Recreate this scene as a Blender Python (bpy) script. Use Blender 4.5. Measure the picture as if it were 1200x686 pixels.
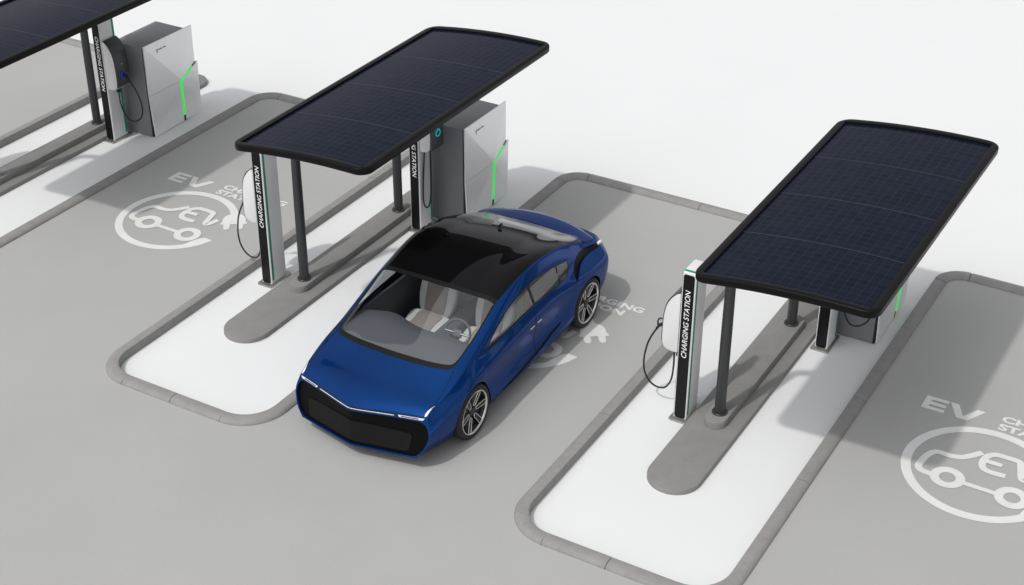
import bpy, bmesh, math, random
import numpy as np
from mathutils import Vector, Matrix
random.seed(7)
for o in list(bpy.data.objects):
    bpy.data.objects.remove(o, do_unlink=True)
SC = bpy.context.scene
COL = SC.collection

# ------------------------------------------------------------------ camera
cd = bpy.data.cameras.new('camera')
cam = bpy.data.objects.new('camera', cd)
COL.objects.link(cam)
_r = Vector((0.863652, 0.504079, 0.003224)); _u = Vector((-0.263458, 0.445918, 0.855422)); _f = Vector((-0.429762, 0.739637, -0.517921))
M = Matrix.Identity(4)
for i in range(3):
    M[i][0] = _r[i]; M[i][1] = _u[i]; M[i][2] = -_f[i]
M.translation = Vector((11.3745, -14.0878, 11.0711))
cam.matrix_world = M
cd.sensor_width = 36.0
cd.lens = 36.0 * 1828.4 / 1200.0
cd.clip_end = 2000
SC.camera = cam

# ------------------------------------------------------------------ light
SUN = Vector((0.17, 0.64, -1.0)).normalized()          # direction the light travels
elev = math.asin(-SUN.z)
w = bpy.data.worlds.new('World'); SC.world = w; w.use_nodes = True
nt = w.node_tree; nt.nodes.clear()
sky = nt.nodes.new('ShaderNodeTexSky'); sky.sky_type = 'NISHITA'; sky.sun_disc = False
sky.sun_elevation = elev
sky.sun_rotation = math.atan2(-SUN.x, -SUN.y)
sky.air_density = 4.0; sky.dust_density = 4.0; sky.ozone_density = 1.0
hs = nt.nodes.new('ShaderNodeHueSaturation'); hs.inputs['Saturation'].default_value = 0.0
bg = nt.nodes.new('ShaderNodeBackground'); bg.inputs['Strength'].default_value = 0.15
wo = nt.nodes.new('ShaderNodeOutputWorld')
nt.links.new(sky.outputs[0], hs.inputs['Color']); tn = nt.nodes.new('ShaderNodeMix'); tn.data_type = 'RGBA'; tn.blend_type = 'MULTIPLY'; tn.inputs[0].default_value = 1.0; tn.inputs[7].default_value = (0.985, 0.995, 1.035, 1)
nt.links.new(hs.outputs[0], tn.inputs[6]); nt.links.new(tn.outputs[2], bg.inputs['Color']); nt.links.new(bg.outputs[0], wo.inputs[0])
sl = bpy.data.lights.new('sun', 'SUN'); sl.energy = 2.0; sl.angle = math.radians(1.6); sl.color = (1.0, 0.975, 0.935)
so = bpy.data.objects.new('sun', sl); COL.objects.link(so)
so.rotation_euler = SUN.to_track_quat('-Z', 'Y').to_euler(); so.location = (-10, -30, 40)
SC.view_settings.view_transform = 'Standard'; SC.view_settings.look = 'None'
SC.view_settings.exposure = -0.42; SC.view_settings.gamma = 1.0; SC.view_settings.use_curve_mapping = False
SC.cycles.max_bounces = 10; SC.cycles.transparent_max_bounces = 12
SC.cycles.use_denoising = True

# ------------------------------------------------------------------ materials
MATS = {}
def mat(name, col, rough=0.6, metal=0.0, coat=0.0, coat_rough=0.03, spec=0.5, emit=None, estr=0.0,
        noise=0.0, nscale=6.0, bump=0.0, bscale=60.0, rnoise=0.0, fine=0.0, fscale=180.0):
    m = bpy.data.materials.new(name); m.use_nodes = True
    n = m.node_tree; b = n.nodes['Principled BSDF']
    b.inputs['Base Color'].default_value = (*col, 1); b.inputs['Roughness'].default_value = rough
    b.inputs['Metallic'].default_value = metal; b.inputs['Coat Weight'].default_value = coat
    b.inputs['Coat Roughness'].default_value = coat_rough; b.inputs['Specular IOR Level'].default_value = spec
    if emit:
        b.inputs['Emission Color'].default_value = (*emit, 1); b.inputs['Emission Strength'].default_value = estr
    if noise or bump or rnoise or fine:
        tc = n.nodes.new('ShaderNodeTexCoord')
    cur = None
    def chain(scale, amt, detail, src):
        t = n.nodes.new('ShaderNodeTexNoise'); t.inputs['Scale'].default_value = scale; t.inputs['Detail'].default_value = detail
        t.inputs['Roughness'].default_value = 0.6
        n.links.new(tc.outputs['Object'], t.inputs['Vector'])
        mr = n.nodes.new('ShaderNodeMapRange'); mr.inputs[1].default_value = 0.3; mr.inputs[2].default_value = 0.7
        mr.inputs[3].default_value = 1 - amt; mr.inputs[4].default_value = 1 + amt
        n.links.new(t.outputs[0], mr.inputs[0])
        mx = n.nodes.new('ShaderNodeMix'); mx.data_type = 'RGBA'; mx.blend_type = 'MULTIPLY'; mx.inputs[0].default_value = 1
        if src is None: mx.inputs[6].default_value = (*col, 1)
        else: n.links.new(src, mx.inputs[6])
        n.links.new(mr.outputs[0], mx.inputs[7])
        return mx.outputs[2]
    if noise: cur = chain(nscale, noise, 5, cur)
    if fine: cur = chain(fscale, fine, 2, cur)
    if cur is not None: n.links.new(cur, b.inputs['Base Color'])
    if rnoise:
        t = n.nodes.new('ShaderNodeTexNoise'); t.inputs['Scale'].default_value = nscale; t.inputs['Detail'].default_value = 4
        n.links.new(tc.outputs['Object'], t.inputs['Vector'])
        mr = n.nodes.new('ShaderNodeMapRange'); mr.inputs[3].default_value = rough - rnoise; mr.inputs[4].default_value = rough + rnoise
        n.links.new(t.outputs[0], mr.inputs[0]); n.links.new(mr.outputs[0], b.inputs['Roughness'])
    if bump:
        t = n.nodes.new('ShaderNodeTexNoise'); t.inputs['Scale'].default_value = bscale; t.inputs['Detail'].default_value = 4
        n.links.new(tc.outputs['Object'], t.inputs['Vector'])
        bp = n.nodes.new('ShaderNodeBump'); bp.inputs['Strength'].default_value = bump; bp.inputs['Distance'].default_value = 0.01
        n.links.new(t.outputs[0], bp.inputs['Height']); n.links.new(bp.outputs[0], b.inputs['Normal'])
    MATS[name] = m
    return m

mat('white_ground', (0.78, 0.785, 0.78), 0.75, noise=0.012, nscale=0.35, rnoise=0.05)
mat('asphalt', (0.415, 0.413, 0.40), 0.85, noise=0.03, nscale=0.5, fine=0.04, fscale=60, bump=0.25, bscale=90, spec=0.3)
mat('kerb', (0.285, 0.28, 0.27), 0.85, noise=0.08, nscale=7, fine=0.06, fscale=60, bump=0.3, bscale=50, spec=0.3)
mat('mortar', (0.10, 0.095, 0.09), 0.9)
mat('concrete', (0.245, 0.242, 0.232), 0.85, noise=0.065, nscale=5, fine=0.06, fscale=70, bump=0.2, bscale=60, spec=0.3)
mat('road_paint', (0.74, 0.74, 0.72), 0.7, noise=0.05, nscale=3, fine=0.03, fscale=40)
mat('post_metal', (0.045, 0.046, 0.048), 0.42, metal=0.3, rnoise=0.06)
mat('frame_black', (0.006, 0.006, 0.0065), 0.35, rnoise=0.05, nscale=3, spec=0.12)
mat('pillar_white', (0.78, 0.78, 0.77), 0.35, coat=0.15)
mat('pillar_black', (0.006, 0.006, 0.006), 0.35, spec=0.2)
mat('text_white', (0.85, 0.85, 0.85), 0.5)
mat('accent_green', (0.0, 0.28, 0.16), 0.4)
mat('steel', (0.42, 0.41, 0.39), 0.35, metal=0.9, noise=0.08, nscale=12)
mat('charger_white', (0.76, 0.76, 0.755), 0.3, coat=0.3)
mat('charger_dark', (0.05, 0.052, 0.055), 0.38)
mat('rubber', (0.012, 0.012, 0.013), 0.55)
mat('port_blue', (0.01, 0.02, 0.3), 0.3, emit=(0.01, 0.03, 0.9), estr=0.5)
mat('port_teal', (0.0, 0.25, 0.3), 0.3, emit=(0.0, 0.55, 0.6), estr=0.6)
mat('cabinet_grey', (0.23, 0.232, 0.25), 0.42, noise=0.03, nscale=3)
mat('cabinet_white', (0.92, 0.925, 0.93), 0.32, metal=0.35)
mat('gap_black', (0.01, 0.01, 0.01), 0.5)
mat('green_light', (0.0, 0.4, 0.05), 0.4, emit=(0.01, 0.85, 0.06), estr=1.0)
mat('print_grey', (0.12, 0.12, 0.12), 0.5)
# car
def car_paint():
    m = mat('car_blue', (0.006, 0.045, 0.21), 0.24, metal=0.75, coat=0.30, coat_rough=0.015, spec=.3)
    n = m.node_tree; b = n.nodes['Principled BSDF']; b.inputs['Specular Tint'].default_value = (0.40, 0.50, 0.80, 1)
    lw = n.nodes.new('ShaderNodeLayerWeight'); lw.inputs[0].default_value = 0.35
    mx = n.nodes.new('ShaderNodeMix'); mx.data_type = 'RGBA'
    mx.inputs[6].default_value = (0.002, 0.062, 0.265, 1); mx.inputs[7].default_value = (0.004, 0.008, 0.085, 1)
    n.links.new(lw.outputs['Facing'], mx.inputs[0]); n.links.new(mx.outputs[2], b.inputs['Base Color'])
    tc = n.nodes.new('ShaderNodeTexCoord'); t = n.nodes.new('ShaderNodeTexVoronoi'); t.inputs['Scale'].default_value = 900
    n.links.new(tc.outputs['Object'], t.inputs['Vector'])
    bp = n.nodes.new('ShaderNodeBump'); bp.inputs['Strength'].default_value = 0.03; bp.inputs['Distance'].default_value = 0.001
    n.links.new(t.outputs['Distance'], bp.inputs['Height']); n.links.new(bp.outputs[0], b.inputs['Normal'])
car_paint()
mat('gloss_black', (0.004, 0.004, 0.0045), 0.05, spec=0.22)
mat('satin_black', (0.009, 0.0085, 0.008), 0.4, spec=0.25)
mat('grille_mesh', (0.0065, 0.0065, 0.006), 0.6, spec=.2)
mat('grille_black', (0.002, 0.002, 0.002), 0.45, spec=.12)
mat('chrome', (0.78, 0.77, 0.75), 0.15, metal=1.0)
mat('lamp_white', (0.85, 0.83, 0.80), 0.2, coat=0.5)
mat('rim_black', (0.012, 0.012, 0.012), 0.3)
mat('tyre', (0.016, 0.016, 0.016), 0.7)
mat('dash', (0.13, 0.135, 0.15), 0.6)
mat('trim_dark', (0.10, 0.11, 0.12), 0.7)
mat('seat_cream', (0.78, 0.78, 0.74), 0.65, noise=0.03, nscale=20)
mat('seat_taupe', (0.40, 0.345, 0.32), 0.75, noise=0.04, nscale=30)
mat('brown_trim', (0.22, 0.10, 0.04), 0.6)
def glass(name, tint, ior=1.52, extra=0.0, rough=0.02):
    m = bpy.data.materials.new(name); m.use_nodes = True; n = m.node_tree; n.nodes.clear()
    tr = n.nodes.new('ShaderNodeBsdfTransparent'); tr.inputs[0].default_value = (*tint, 1)
    gl = n.nodes.new('ShaderNodeBsdfGlossy'); gl.inputs['Roughness'].default_value = rough; gl.inputs[0].default_value = (1, 1, 1, 1)
    fr = n.nodes.new('ShaderNodeFresnel'); fr.inputs[0].default_value = ior
    # seen from inside the pane reflects as from outside (a thin sheet, not a block of glass)
    ge = n.nodes.new('ShaderNodeNewGeometry'); mi = n.nodes.new('ShaderNodeMix'); mi.inputs[2].default_value = ior; mi.inputs[3].default_value = 1 / ior
    n.links.new(ge.outputs['Backfacing'], mi.inputs[0]); n.links.new(mi.outputs[0], fr.inputs[0])
    ad = n.nodes.new('ShaderNodeMath'); ad.operation = 'ADD'; ad.use_clamp = True; ad.inputs[1].default_value = extra
    mx = n.nodes.new('ShaderNodeMixShader'); o = n.nodes.new('ShaderNodeOutputMaterial')
    n.links.new(fr.outputs[0], ad.inputs[0]); n.links.new(ad.outputs[0], mx.inputs[0])
    n.links.new(tr.outputs[0], mx.inputs[1]); n.links.new(gl.outputs[0], mx.inputs[2]); n.links.new(mx.outputs[0], o.inputs[0])
    MATS[name] = m
glass('windshield_glass', (0.90, 0.93, 0.935), extra=0.055)
glass('side_glass', (0.78, 0.82, 0.82), extra=0.03)
glass('rear_glass', (0.30, 0.32, 0.32), extra=0.02, rough=0.12)
def pv_material():
    m = mat('pv_cells', (0.010, 0.013, 0.026), 0.16, coat=0.0, spec=0.06)
    n = m.node_tree; b = n.nodes['Principled BSDF']
    tc = n.nodes.new('ShaderNodeTexCoord'); sp = n.nodes.new('ShaderNodeSeparateXYZ')
    n.links.new(tc.outputs['UV'], sp.inputs[0])
    def line(sock, k, wdt):
        a = n.nodes.new('ShaderNodeMath'); a.operation = 'MULTIPLY'; a.inputs[1].default_value = k; n.links.new(sock, a.inputs[0])
        f = n.nodes.new('ShaderNodeMath'); f.operation = 'FRACT'; n.links.new(a.outputs[0], f.inputs[0])
        s = n.nodes.new('ShaderNodeMath'); s.operation = 'SUBTRACT'; s.inputs[1].default_value = 0.5; n.links.new(f.outputs[0], s.inputs[0])
        ab = n.nodes.new('ShaderNodeMath'); ab.operation = 'ABSOLUTE'; n.links.new(s.outputs[0], ab.inputs[0])
        g = n.nodes.new('ShaderNodeMath'); g.operation = 'GREATER_THAN'; g.inputs[1].default_value = 0.5 - wdt; n.links.new(ab.outputs[0], g.inputs[0])
        return g.outputs[0], a.outputs[0]
    gx, ax = line(sp.outputs[0], 18, 0.03); gy, ay = line(sp.outputs[1], 10, 0.03)
    mxm = n.nodes.new('ShaderNodeMath'); mxm.operation = 'MAXIMUM'; n.links.new(gx, mxm.inputs[0]); n.links.new(gy, mxm.inputs[1])
    # per-cell shade variation
    fx = n.nodes.new('ShaderNodeMath'); fx.operation = 'FLOOR'; n.links.new(ax, fx.inputs[0])
    fy = n.nodes.new('ShaderNodeMath'); fy.operation = 'FLOOR'; n.links.new(ay, fy.inputs[0])
    cb = n.nodes.new('ShaderNodeCombineXYZ'); n.links.new(fx.outputs[0], cb.inputs[0]); n.links.new(fy.outputs[0], cb.inputs[1])
    wn = n.nodes.new('ShaderNodeTexWhiteNoise'); wn.noise_dimensions = '2D'; n.links.new(cb.outputs[0], wn.inputs['Vector'])
    m1 = n.nodes.new('ShaderNodeMix'); m1.data_type = 'RGBA'; m1.inputs[6].default_value = (0.0055, 0.0082, 0.0185, 1); m1.inputs[7].default_value = (0.0082, 0.0118, 0.0255, 1)
    n.links.new(wn.outputs['Value'], m1.inputs[0])
    m2 = n.nodes.new('ShaderNodeMix'); m2.data_type = 'RGBA'; m2.inputs[7].default_value = (0.019, 0.025, 0.038, 1)
    n.links.new(mxm.outputs[0], m2.inputs[0]); n.links.new(m1.outputs[2], m2.inputs[6]); n.links.new(m2.outputs[2], b.inputs['Base Color'])
pv_material()

# ------------------------------------------------------------------ helpers
def tag(o, label=None, cat=None, group=None, kind=None):
    if label: o['label'] = label
    if cat: o['category'] = cat
    if group: o['group'] = group
    if kind: o['kind'] = kind
    return o
def empty(name, loc=(0, 0, 0), rz=0.0, **k):
    o = bpy.data.objects.new(name, None); COL.objects.link(o); o.location = loc; o.rotation_euler.z = rz
    o.empty_display_size = 0.2
    return tag(o, **k)
def link(name, me, parent=None, **k):
    o = bpy.data.objects.new(name, me); COL.objects.link(o)
    if parent: o.parent = parent
    return tag(o, **k)
def mesh(name, V, F, m, smooth=False, angle=None):
    me = bpy.data.meshes.new(name); me.from_pydata([tuple(v) for v in V], [], F); me.update()
    if isinstance(m, str): m = MATS[m]
    me.materials.append(m)
    if smooth or angle:
        me.polygons.foreach_set('use_smooth', [True] * len(me.polygons))
        if angle: me.set_sharp_from_angle(angle=math.radians(angle))
    return me
def bm_mesh(name, bm, m, smooth=None):
    me = bpy.data.meshes.new(name); bmesh.ops.recalc_face_normals(bm, faces=bm.faces[:]); bm.to_mesh(me); bm.free()
    me.materials.append(MATS[m])
    if smooth:
        me.polygons.foreach_set('use_smooth', [True] * len(me.polygons)); me.set_sharp_from_angle(angle=math.radians(smooth))
    return me
def box_bm(x0, x1, y0, y1, z0, z1, bev=0.0, seg=2):
    bm = bmesh.new(); bmesh.ops.create_cube(bm, size=1)
    for v in bm.verts:
        v.co = Vector(((x0 + x1) / 2 + v.co.x * (x1 - x0), (y0 + y1) / 2 + v.co.y * (y1 - y0), (z0 + z1) / 2 + v.co.z * (z1 - z0)))
    if bev: bmesh.ops.bevel(bm, geom=bm.edges[:], offset=bev, segments=seg, affect='EDGES', profile=0.5)
    return bm
def box(name, dims, m, parent=None, bev=0.0, seg=2, **k):
    return link(name, bm_mesh(name, box_bm(*dims, bev=bev, seg=seg), m, 40 if bev else None), parent, **k)
def prism(name, outline, z0, z1, m, bev=0.0, seg=2, smooth=35):
    """outline: CCW list of (x,y); solid with bevelled top edge"""
    bm = bmesh.new(); n = len(outline)
    rings = [(z0, 0.0), (z1 - bev, 0.0)]
    if bev:
        for i in range(1, seg + 1):
            a = i / seg * math.pi / 2
            rings.append((z1 - bev + bev * math.sin(a), bev * (1 - math.cos(a))))
    P = np.array(outline, float)
    d = np.roll(P, -1, 0) - np.roll(P, 1, 0); d /= np.linalg.norm(d, axis=1)[:, None]
    N = np.stack([-d[:, 1], d[:, 0]], 1)
    vs = []
    for z, off in rings:
        Q = P + N * off
        vs.append([bm.verts.new((q[0], q[1], z)) for q in Q])
    for a, b in zip(vs[:-1], vs[1:]):
        for i in range(n):
            bm.faces.new((a[i], a[(i + 1) % n], b[(i + 1) % n], b[i]))
    bm.faces.new(vs[-1]); bm.faces.new(list(reversed(vs[0])))
    return bm_mesh(name, bm, m, smooth)
def stadium(x0, x1, y0, y1, n=16):
    r = (x1 - x0) / 2; xc = (x0 + x1) / 2; P = []
    for i in range(n + 1):
        a = math.pi + math.pi * i / n; P.append((xc + r * math.cos(a), y0 + r + r * math.sin(a)))
    for i in range(n + 1):
        a = math.pi * i / n; P.append((xc + r * math.cos(a), y1 - r + r * math.sin(a)))
    return P
def rrect(x0, x1, y0, y1, r, n=6):
    P = []
    for cx, cy, a0 in ((x1 - r, y0 + r, -90), (x1 - r, y1 - r, 0), (x0 + r, y1 - r, 90), (x0 + r, y0 + r, 180)):
        for i in range(n + 1):
            a = math.radians(a0 + 90 * i / n); P.append((cx + r * math.cos(a), cy + r * math.sin(a)))
    return P
def catmull(P, k=8, closed=False):
    P = [Vector(p) for p in P]; n = len(P); out = []
    rng = range(n) if closed else range(n - 1)
    for i in rng:
        if closed: p0, p1, p2, p3 = P[i - 1], P[i], P[(i + 1) % n], P[(i + 2) % n]
        else: p0, p1, p2, p3 = P[max(i - 1, 0)], P[i], P[i + 1], P[min(i + 2, n - 1)]
        for j in range(k):
            t = j / k
            out.append(0.5 * ((2 * p1) + (p2 - p0) * t + (2 * p0 - 5 * p1 + 4 * p2 - p3) * t * t + (-p0 + 3 * p1 - 3 * p2 + p3) * t ** 3))
    if not closed: out.append(P[-1])
    return out
def tube(name, path, r, m, seg=10, closed=False, caps=True):
    P = [Vector(p) for p in path]; n = len(P); V = []; F = []
    up = Vector((0.13, 0.21, 0.97)).normalized(); prev = None
    for i in range(n):
        if closed: d = (P[(i + 1) % n] - P[i - 1])
        else: d = P[min(i + 1, n - 1)] - P[max(i - 1, 0)]
        d.normalize()
        if prev is None:
            a = d.cross(up)
            if a.length < 0.1: a = d.cross(Vector((1, 0, 0)))
        else: a = prev - d * prev.dot(d)
        a.normalize(); prev = a; b = d.cross(a)
        rr = r[i] if isinstance(r, (list, tuple)) else r
        for k in range(seg):
            t = 2 * math.pi * k / seg; V.append(P[i] + a * rr * math.cos(t) + b * rr * math.sin(t))
    for i in range(n if closed else n - 1):
        for k in range(seg):
            i2 = (i + 1) % n; k2 = (k + 1) % seg
            F.append((i * seg + k, i * seg + k2, i2 * seg + k2, i2 * seg + k))
    if caps and not closed:
        F.append(tuple(reversed(range(seg)))); F.append(tuple(range((n - 1) * seg, n * seg)))
    return mesh(name, V, F, m, angle=50)
def lathe(name, prof, m, seg=32, axis='z', angle=35):
    """prof list of (r, h)"""
    V = []; F = []; n = len(prof)
    for k in range(seg):
        t = 2 * math.pi * k / seg; c, s = math.cos(t), math.sin(t)
        for r, h in prof:
            V.append((r * c, r * s, h) if axis == 'z' else (h, r * c, r * s))
    for k in range(seg):
        k2 = (k + 1) % seg
        for i in range(n - 1):
            F.append((k * n + i, k2 * n + i, k2 * n + i + 1, k * n + i + 1))
    return mesh(name, V, F, m, angle=angle)
def text_mesh(name, body, size, m, shear=0.0, offset=0.0, spacing=1.0, extrude=0.0):
    cu = bpy.data.curves.new(name, 'FONT'); cu.body = body; cu.size = size; cu.shear = shear; cu.offset = offset
    cu.space_character = spacing; cu.align_x = 'CENTER'; cu.align_y = 'CENTER'; cu.extrude = extrude; cu.resolution_u = 4
    ob = bpy.data.objects.new(name, cu); COL.objects.link(ob)
    dg = bpy.context.evaluated_depsgraph_get(); dg.update()
    me = bpy.data.meshes.new_from_object(ob.evaluated_get(dg))
    bpy.data.objects.remove(ob, do_unlink=True); bpy.data.curves.remove(cu)
    me.materials.clear(); me.materials.append(MATS[m]); me.name = name
    return me
def copy_tree(o, parent=None):
    c = o.copy(); COL.objects.link(c); c.parent = parent
    for ch in list(o.children):
        copy_tree(ch, c)
    return c

# ------------------------------------------------------------------ the ground, asphalt and kerb
W = -0.07                     # level of the white paving; the asphalt lies at 0
ISL = [-12.108, -6.108, -0.108, 5.892, 11.892]
HWI = 1.358; YN = -2.675; YF = 5.20; RN = 0.58; RF = 0.25; KW = 0.165
def arc(cx, cy, r, a0, a1, n=10):
    return [(cx + r * math.cos(math.radians(a0 + (a1 - a0) * i / n)), cy + r * math.sin(math.radians(a0 + (a1 - a0) * i / n))) for i in range(n + 1)]
# asphalt-side edge of the kerb, travelling so that the white paving is on the left; split into kerb stones
def seg_line(p, q, cuts):
    """stones along a straight run, cuts as absolute fractions"""
    out = []; f = [0] + cuts + [1]
    for a, b in zip(f[:-1], f[1:]):
        P0 = (p[0] + (q[0] - p[0]) * a, p[1] + (q[1] - p[1]) * a); P1 = (p[0] + (q[0] - p[0]) * b, p[1] + (q[1] - p[1]) * b)
        out.append([P0, P1])
    return out
stones = []
ylo = YN + RN; yhi = YF - RF; LY = yhi - ylo
cuts = [(v - ylo) / LY for v in (-0.235, 1.645, 3.52)]
for k, c in enumerate(ISL):
    xl = c - HWI; xr = c + HWI
    stones += seg_line((xl, yhi), (xl, ylo), [1 - v for v in reversed(cuts)])
    stones.append(arc(xl + RN, ylo, RN, 180, 270))
    stones += seg_line((xl + RN, YN), (xr - RN, YN), [0.5])
    stones.append(arc(xr - RN, ylo, RN, 270, 360))
    stones += seg_line((xr, ylo), (xr, yhi), cuts)
    if k < len(ISL) - 1:
        x2 = ISL[k + 1] - HWI
        stones.append(arc(xr + RF, yhi, RF, 180, 90))
        stones += seg_line((xr + RF, YF), (x2 - RF, YF), [0.68])
        stones.append(arc(x2 - RF, yhi, RF, 90, 0))
edge = []
for s in stones:
    for p in s:
        if not edge or math.hypot(p[0] - edge[-1][0], p[1] - edge[-1][1]) > 1e-4: edge.append(p)
# paving and asphalt
g = 260
link('pavement', mesh('pavement', [(-g, -g, W), (g, -g, W), (g, g, W), (-g, g, W)], [(0, 1, 2, 3)], 'white_ground'), kind='structure')
def off_path(P, d):
    P = np.array(P, float); n = len(P); out = []
    for i in range(n):
        a = P[i] - P[i - 1] if i > 0 else P[1] - P[0]; b = P[i + 1] - P[i] if i < n - 1 else P[-1] - P[-2]
        a = a / np.linalg.norm(a); b = b / np.linalg.norm(b); t = a + b; t /= np.linalg.norm(t)
        nn = np.array([-t[1], t[0]]); k = 1 / max(0.5, float(np.dot(nn, [-a[1], a[0]])))
        out.append(P[i] + nn * d * k)
    return [tuple(p) for p in out]
inner = off_path(edge, 0.05)                     # the asphalt runs a little under the kerb
ol = [(-80, -80), (80, -80), (80, inner[-1][1])] + list(reversed(inner)) + [(-80, inner[0][1])]
from mathutils.geometry import tessellate_polygon
tri = tessellate_polygon([[Vector((x, y, 0)) for x, y in ol]])
n = len(ol)
V = [(x, y, 0.0) for x, y in ol] + [(x, y, W + 0.004) for x, y in ol]
F = []
for t in tri:
    p = [ol[i] for i in t]
    if (p[1][0] - p[0][0]) * (p[2][1] - p[0][1]) - (p[1][1] - p[0][1]) * (p[2][0] - p[0][0]) < 0: t = tuple(reversed(t))
    F.append(tuple(t))
F += [(i, n + i, n + (i + 1) % n, (i + 1) % n) for i in range(n)]
me = mesh('asphalt', V, F, 'asphalt')
ar = sum(p.area for p in me.polygons if abs(p.normal.z) > .9)
ASPH = link('asphalt', me, kind='structure')
# kerb stones
KERB = empty('kerb', kind='structure')
PROF = [(0.0, W + 0.004), (0.0, 0.012), (0.012, 0.030), (0.032, 0.046), (0.058, 0.055), (0.09, 0.058), (KW - 0.012, 0.058), (KW - 0.003, 0.055), (KW, 0.047), (KW, W + 0.004)]
def sweep(P, prof, name, m, trim=0.0, caps=True, smooth=40):
    P = [tuple(p) for p in P]
    if trim:
        def shorten(a, b):
            d = math.hypot(b[0] - a[0], b[1] - a[1]); return (a[0] + (b[0] - a[0]) * trim / d, a[1] + (b[1] - a[1]) * trim / d)
        P[0] = shorten(P[0], P[1]); P[-1] = shorten(P[-1], P[-2])
    n = len(prof); V = []; F = []
    offs = [off_path(P, d) for d, z in prof]
    for i in range(len(P)):
        for j, (d, z) in enumerate(prof): V.append((offs[j][i][0], offs[j][i][1], z))
    for i in range(len(P) - 1):
        for j in range(n - 1):
            F.append((i * n + j, (i + 1) * n + j, (i + 1) * n + j + 1, i * n + j + 1))
    if caps:
        F.append(tuple(range(n))); F.append(tuple(reversed(range((len(P) - 1) * n, len(P) * n))))
    return mesh(name, V, F, m, angle=smooth)
for s in stones:
    jz = random.uniform(-0.0025, 0.0025)
    link('kerb_stone', sweep(s, [(d, z + (jz if z > 0 else 0)) for d, z in PROF], 'kerb_stone', 'kerb', trim=0.004), KERB)
link('mortar_bed', sweep(edge, [(d * 0.88 + 0.01, z - 0.008) for d, z in PROF], 'mortar_bed', 'mortar', smooth=60), KERB)

# ------------------------------------------------------------------ painted symbols
ZP = 0.004
def strip(pts, wd, closed=False):
    """polyline of width wd -> verts, faces (flat)"""
    P = np.array([(p[0], p[1]) for p in pts], float); n = len(P); V = []; F = []
    for i in range(n):
        if closed: a = P[i] - P[i - 1]; b = P[(i + 1) % n] - P[i]
        else:
            a = P[i] - P[i - 1] if i > 0 else P[1] - P[0]; b = P[i + 1] - P[i] if i < n - 1 else P[-1] - P[-2]
        a /= np.linalg.norm(a); b /= np.linalg.norm(b); t = a + b; t /= np.linalg.norm(t)
        nn = np.array([-t[1], t[0]]); k = 1 / max(0.55, float(np.dot(nn, [-a[1], a[0]])))
        h = (wd[i] if isinstance(wd, (list, tuple)) else wd) / 2 * k
        V += [tuple(P[i] + nn * h), tuple(P[i] - nn * h)]
    for i in range(n if closed else n - 1):
        j = (i + 1) % n; F.append((2 * i, 2 * i + 1, 2 * j + 1, 2 * j))
    return V, F
class Flat:
    def __init__(s): s.V = []; s.F = []; s.lv = 0
    def add(s, V, F):
        o = len(s.V); s.V += [(v[0], v[1], s.lv * 0.0004) for v in V]; s.F += [tuple(i + o for i in f) for f in F]; s.lv += 1
    def poly(s, P): s.add(P, [tuple(range(len(P)))])
    def stroke(s, P, wd, closed=False): s.add(*strip(P, wd, closed))
    def mesh(s, name, m): 
        me = mesh(name, s.V, s.F, m)
        bm = bmesh.new(); bm.from_mesh(me)
        for f in bm.faces:
            f.normal_update()
            if f.normal.z < 0: f.normal_flip()
        bm.to_mesh(me); bm.free(); return me
WORDS = {}
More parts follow.
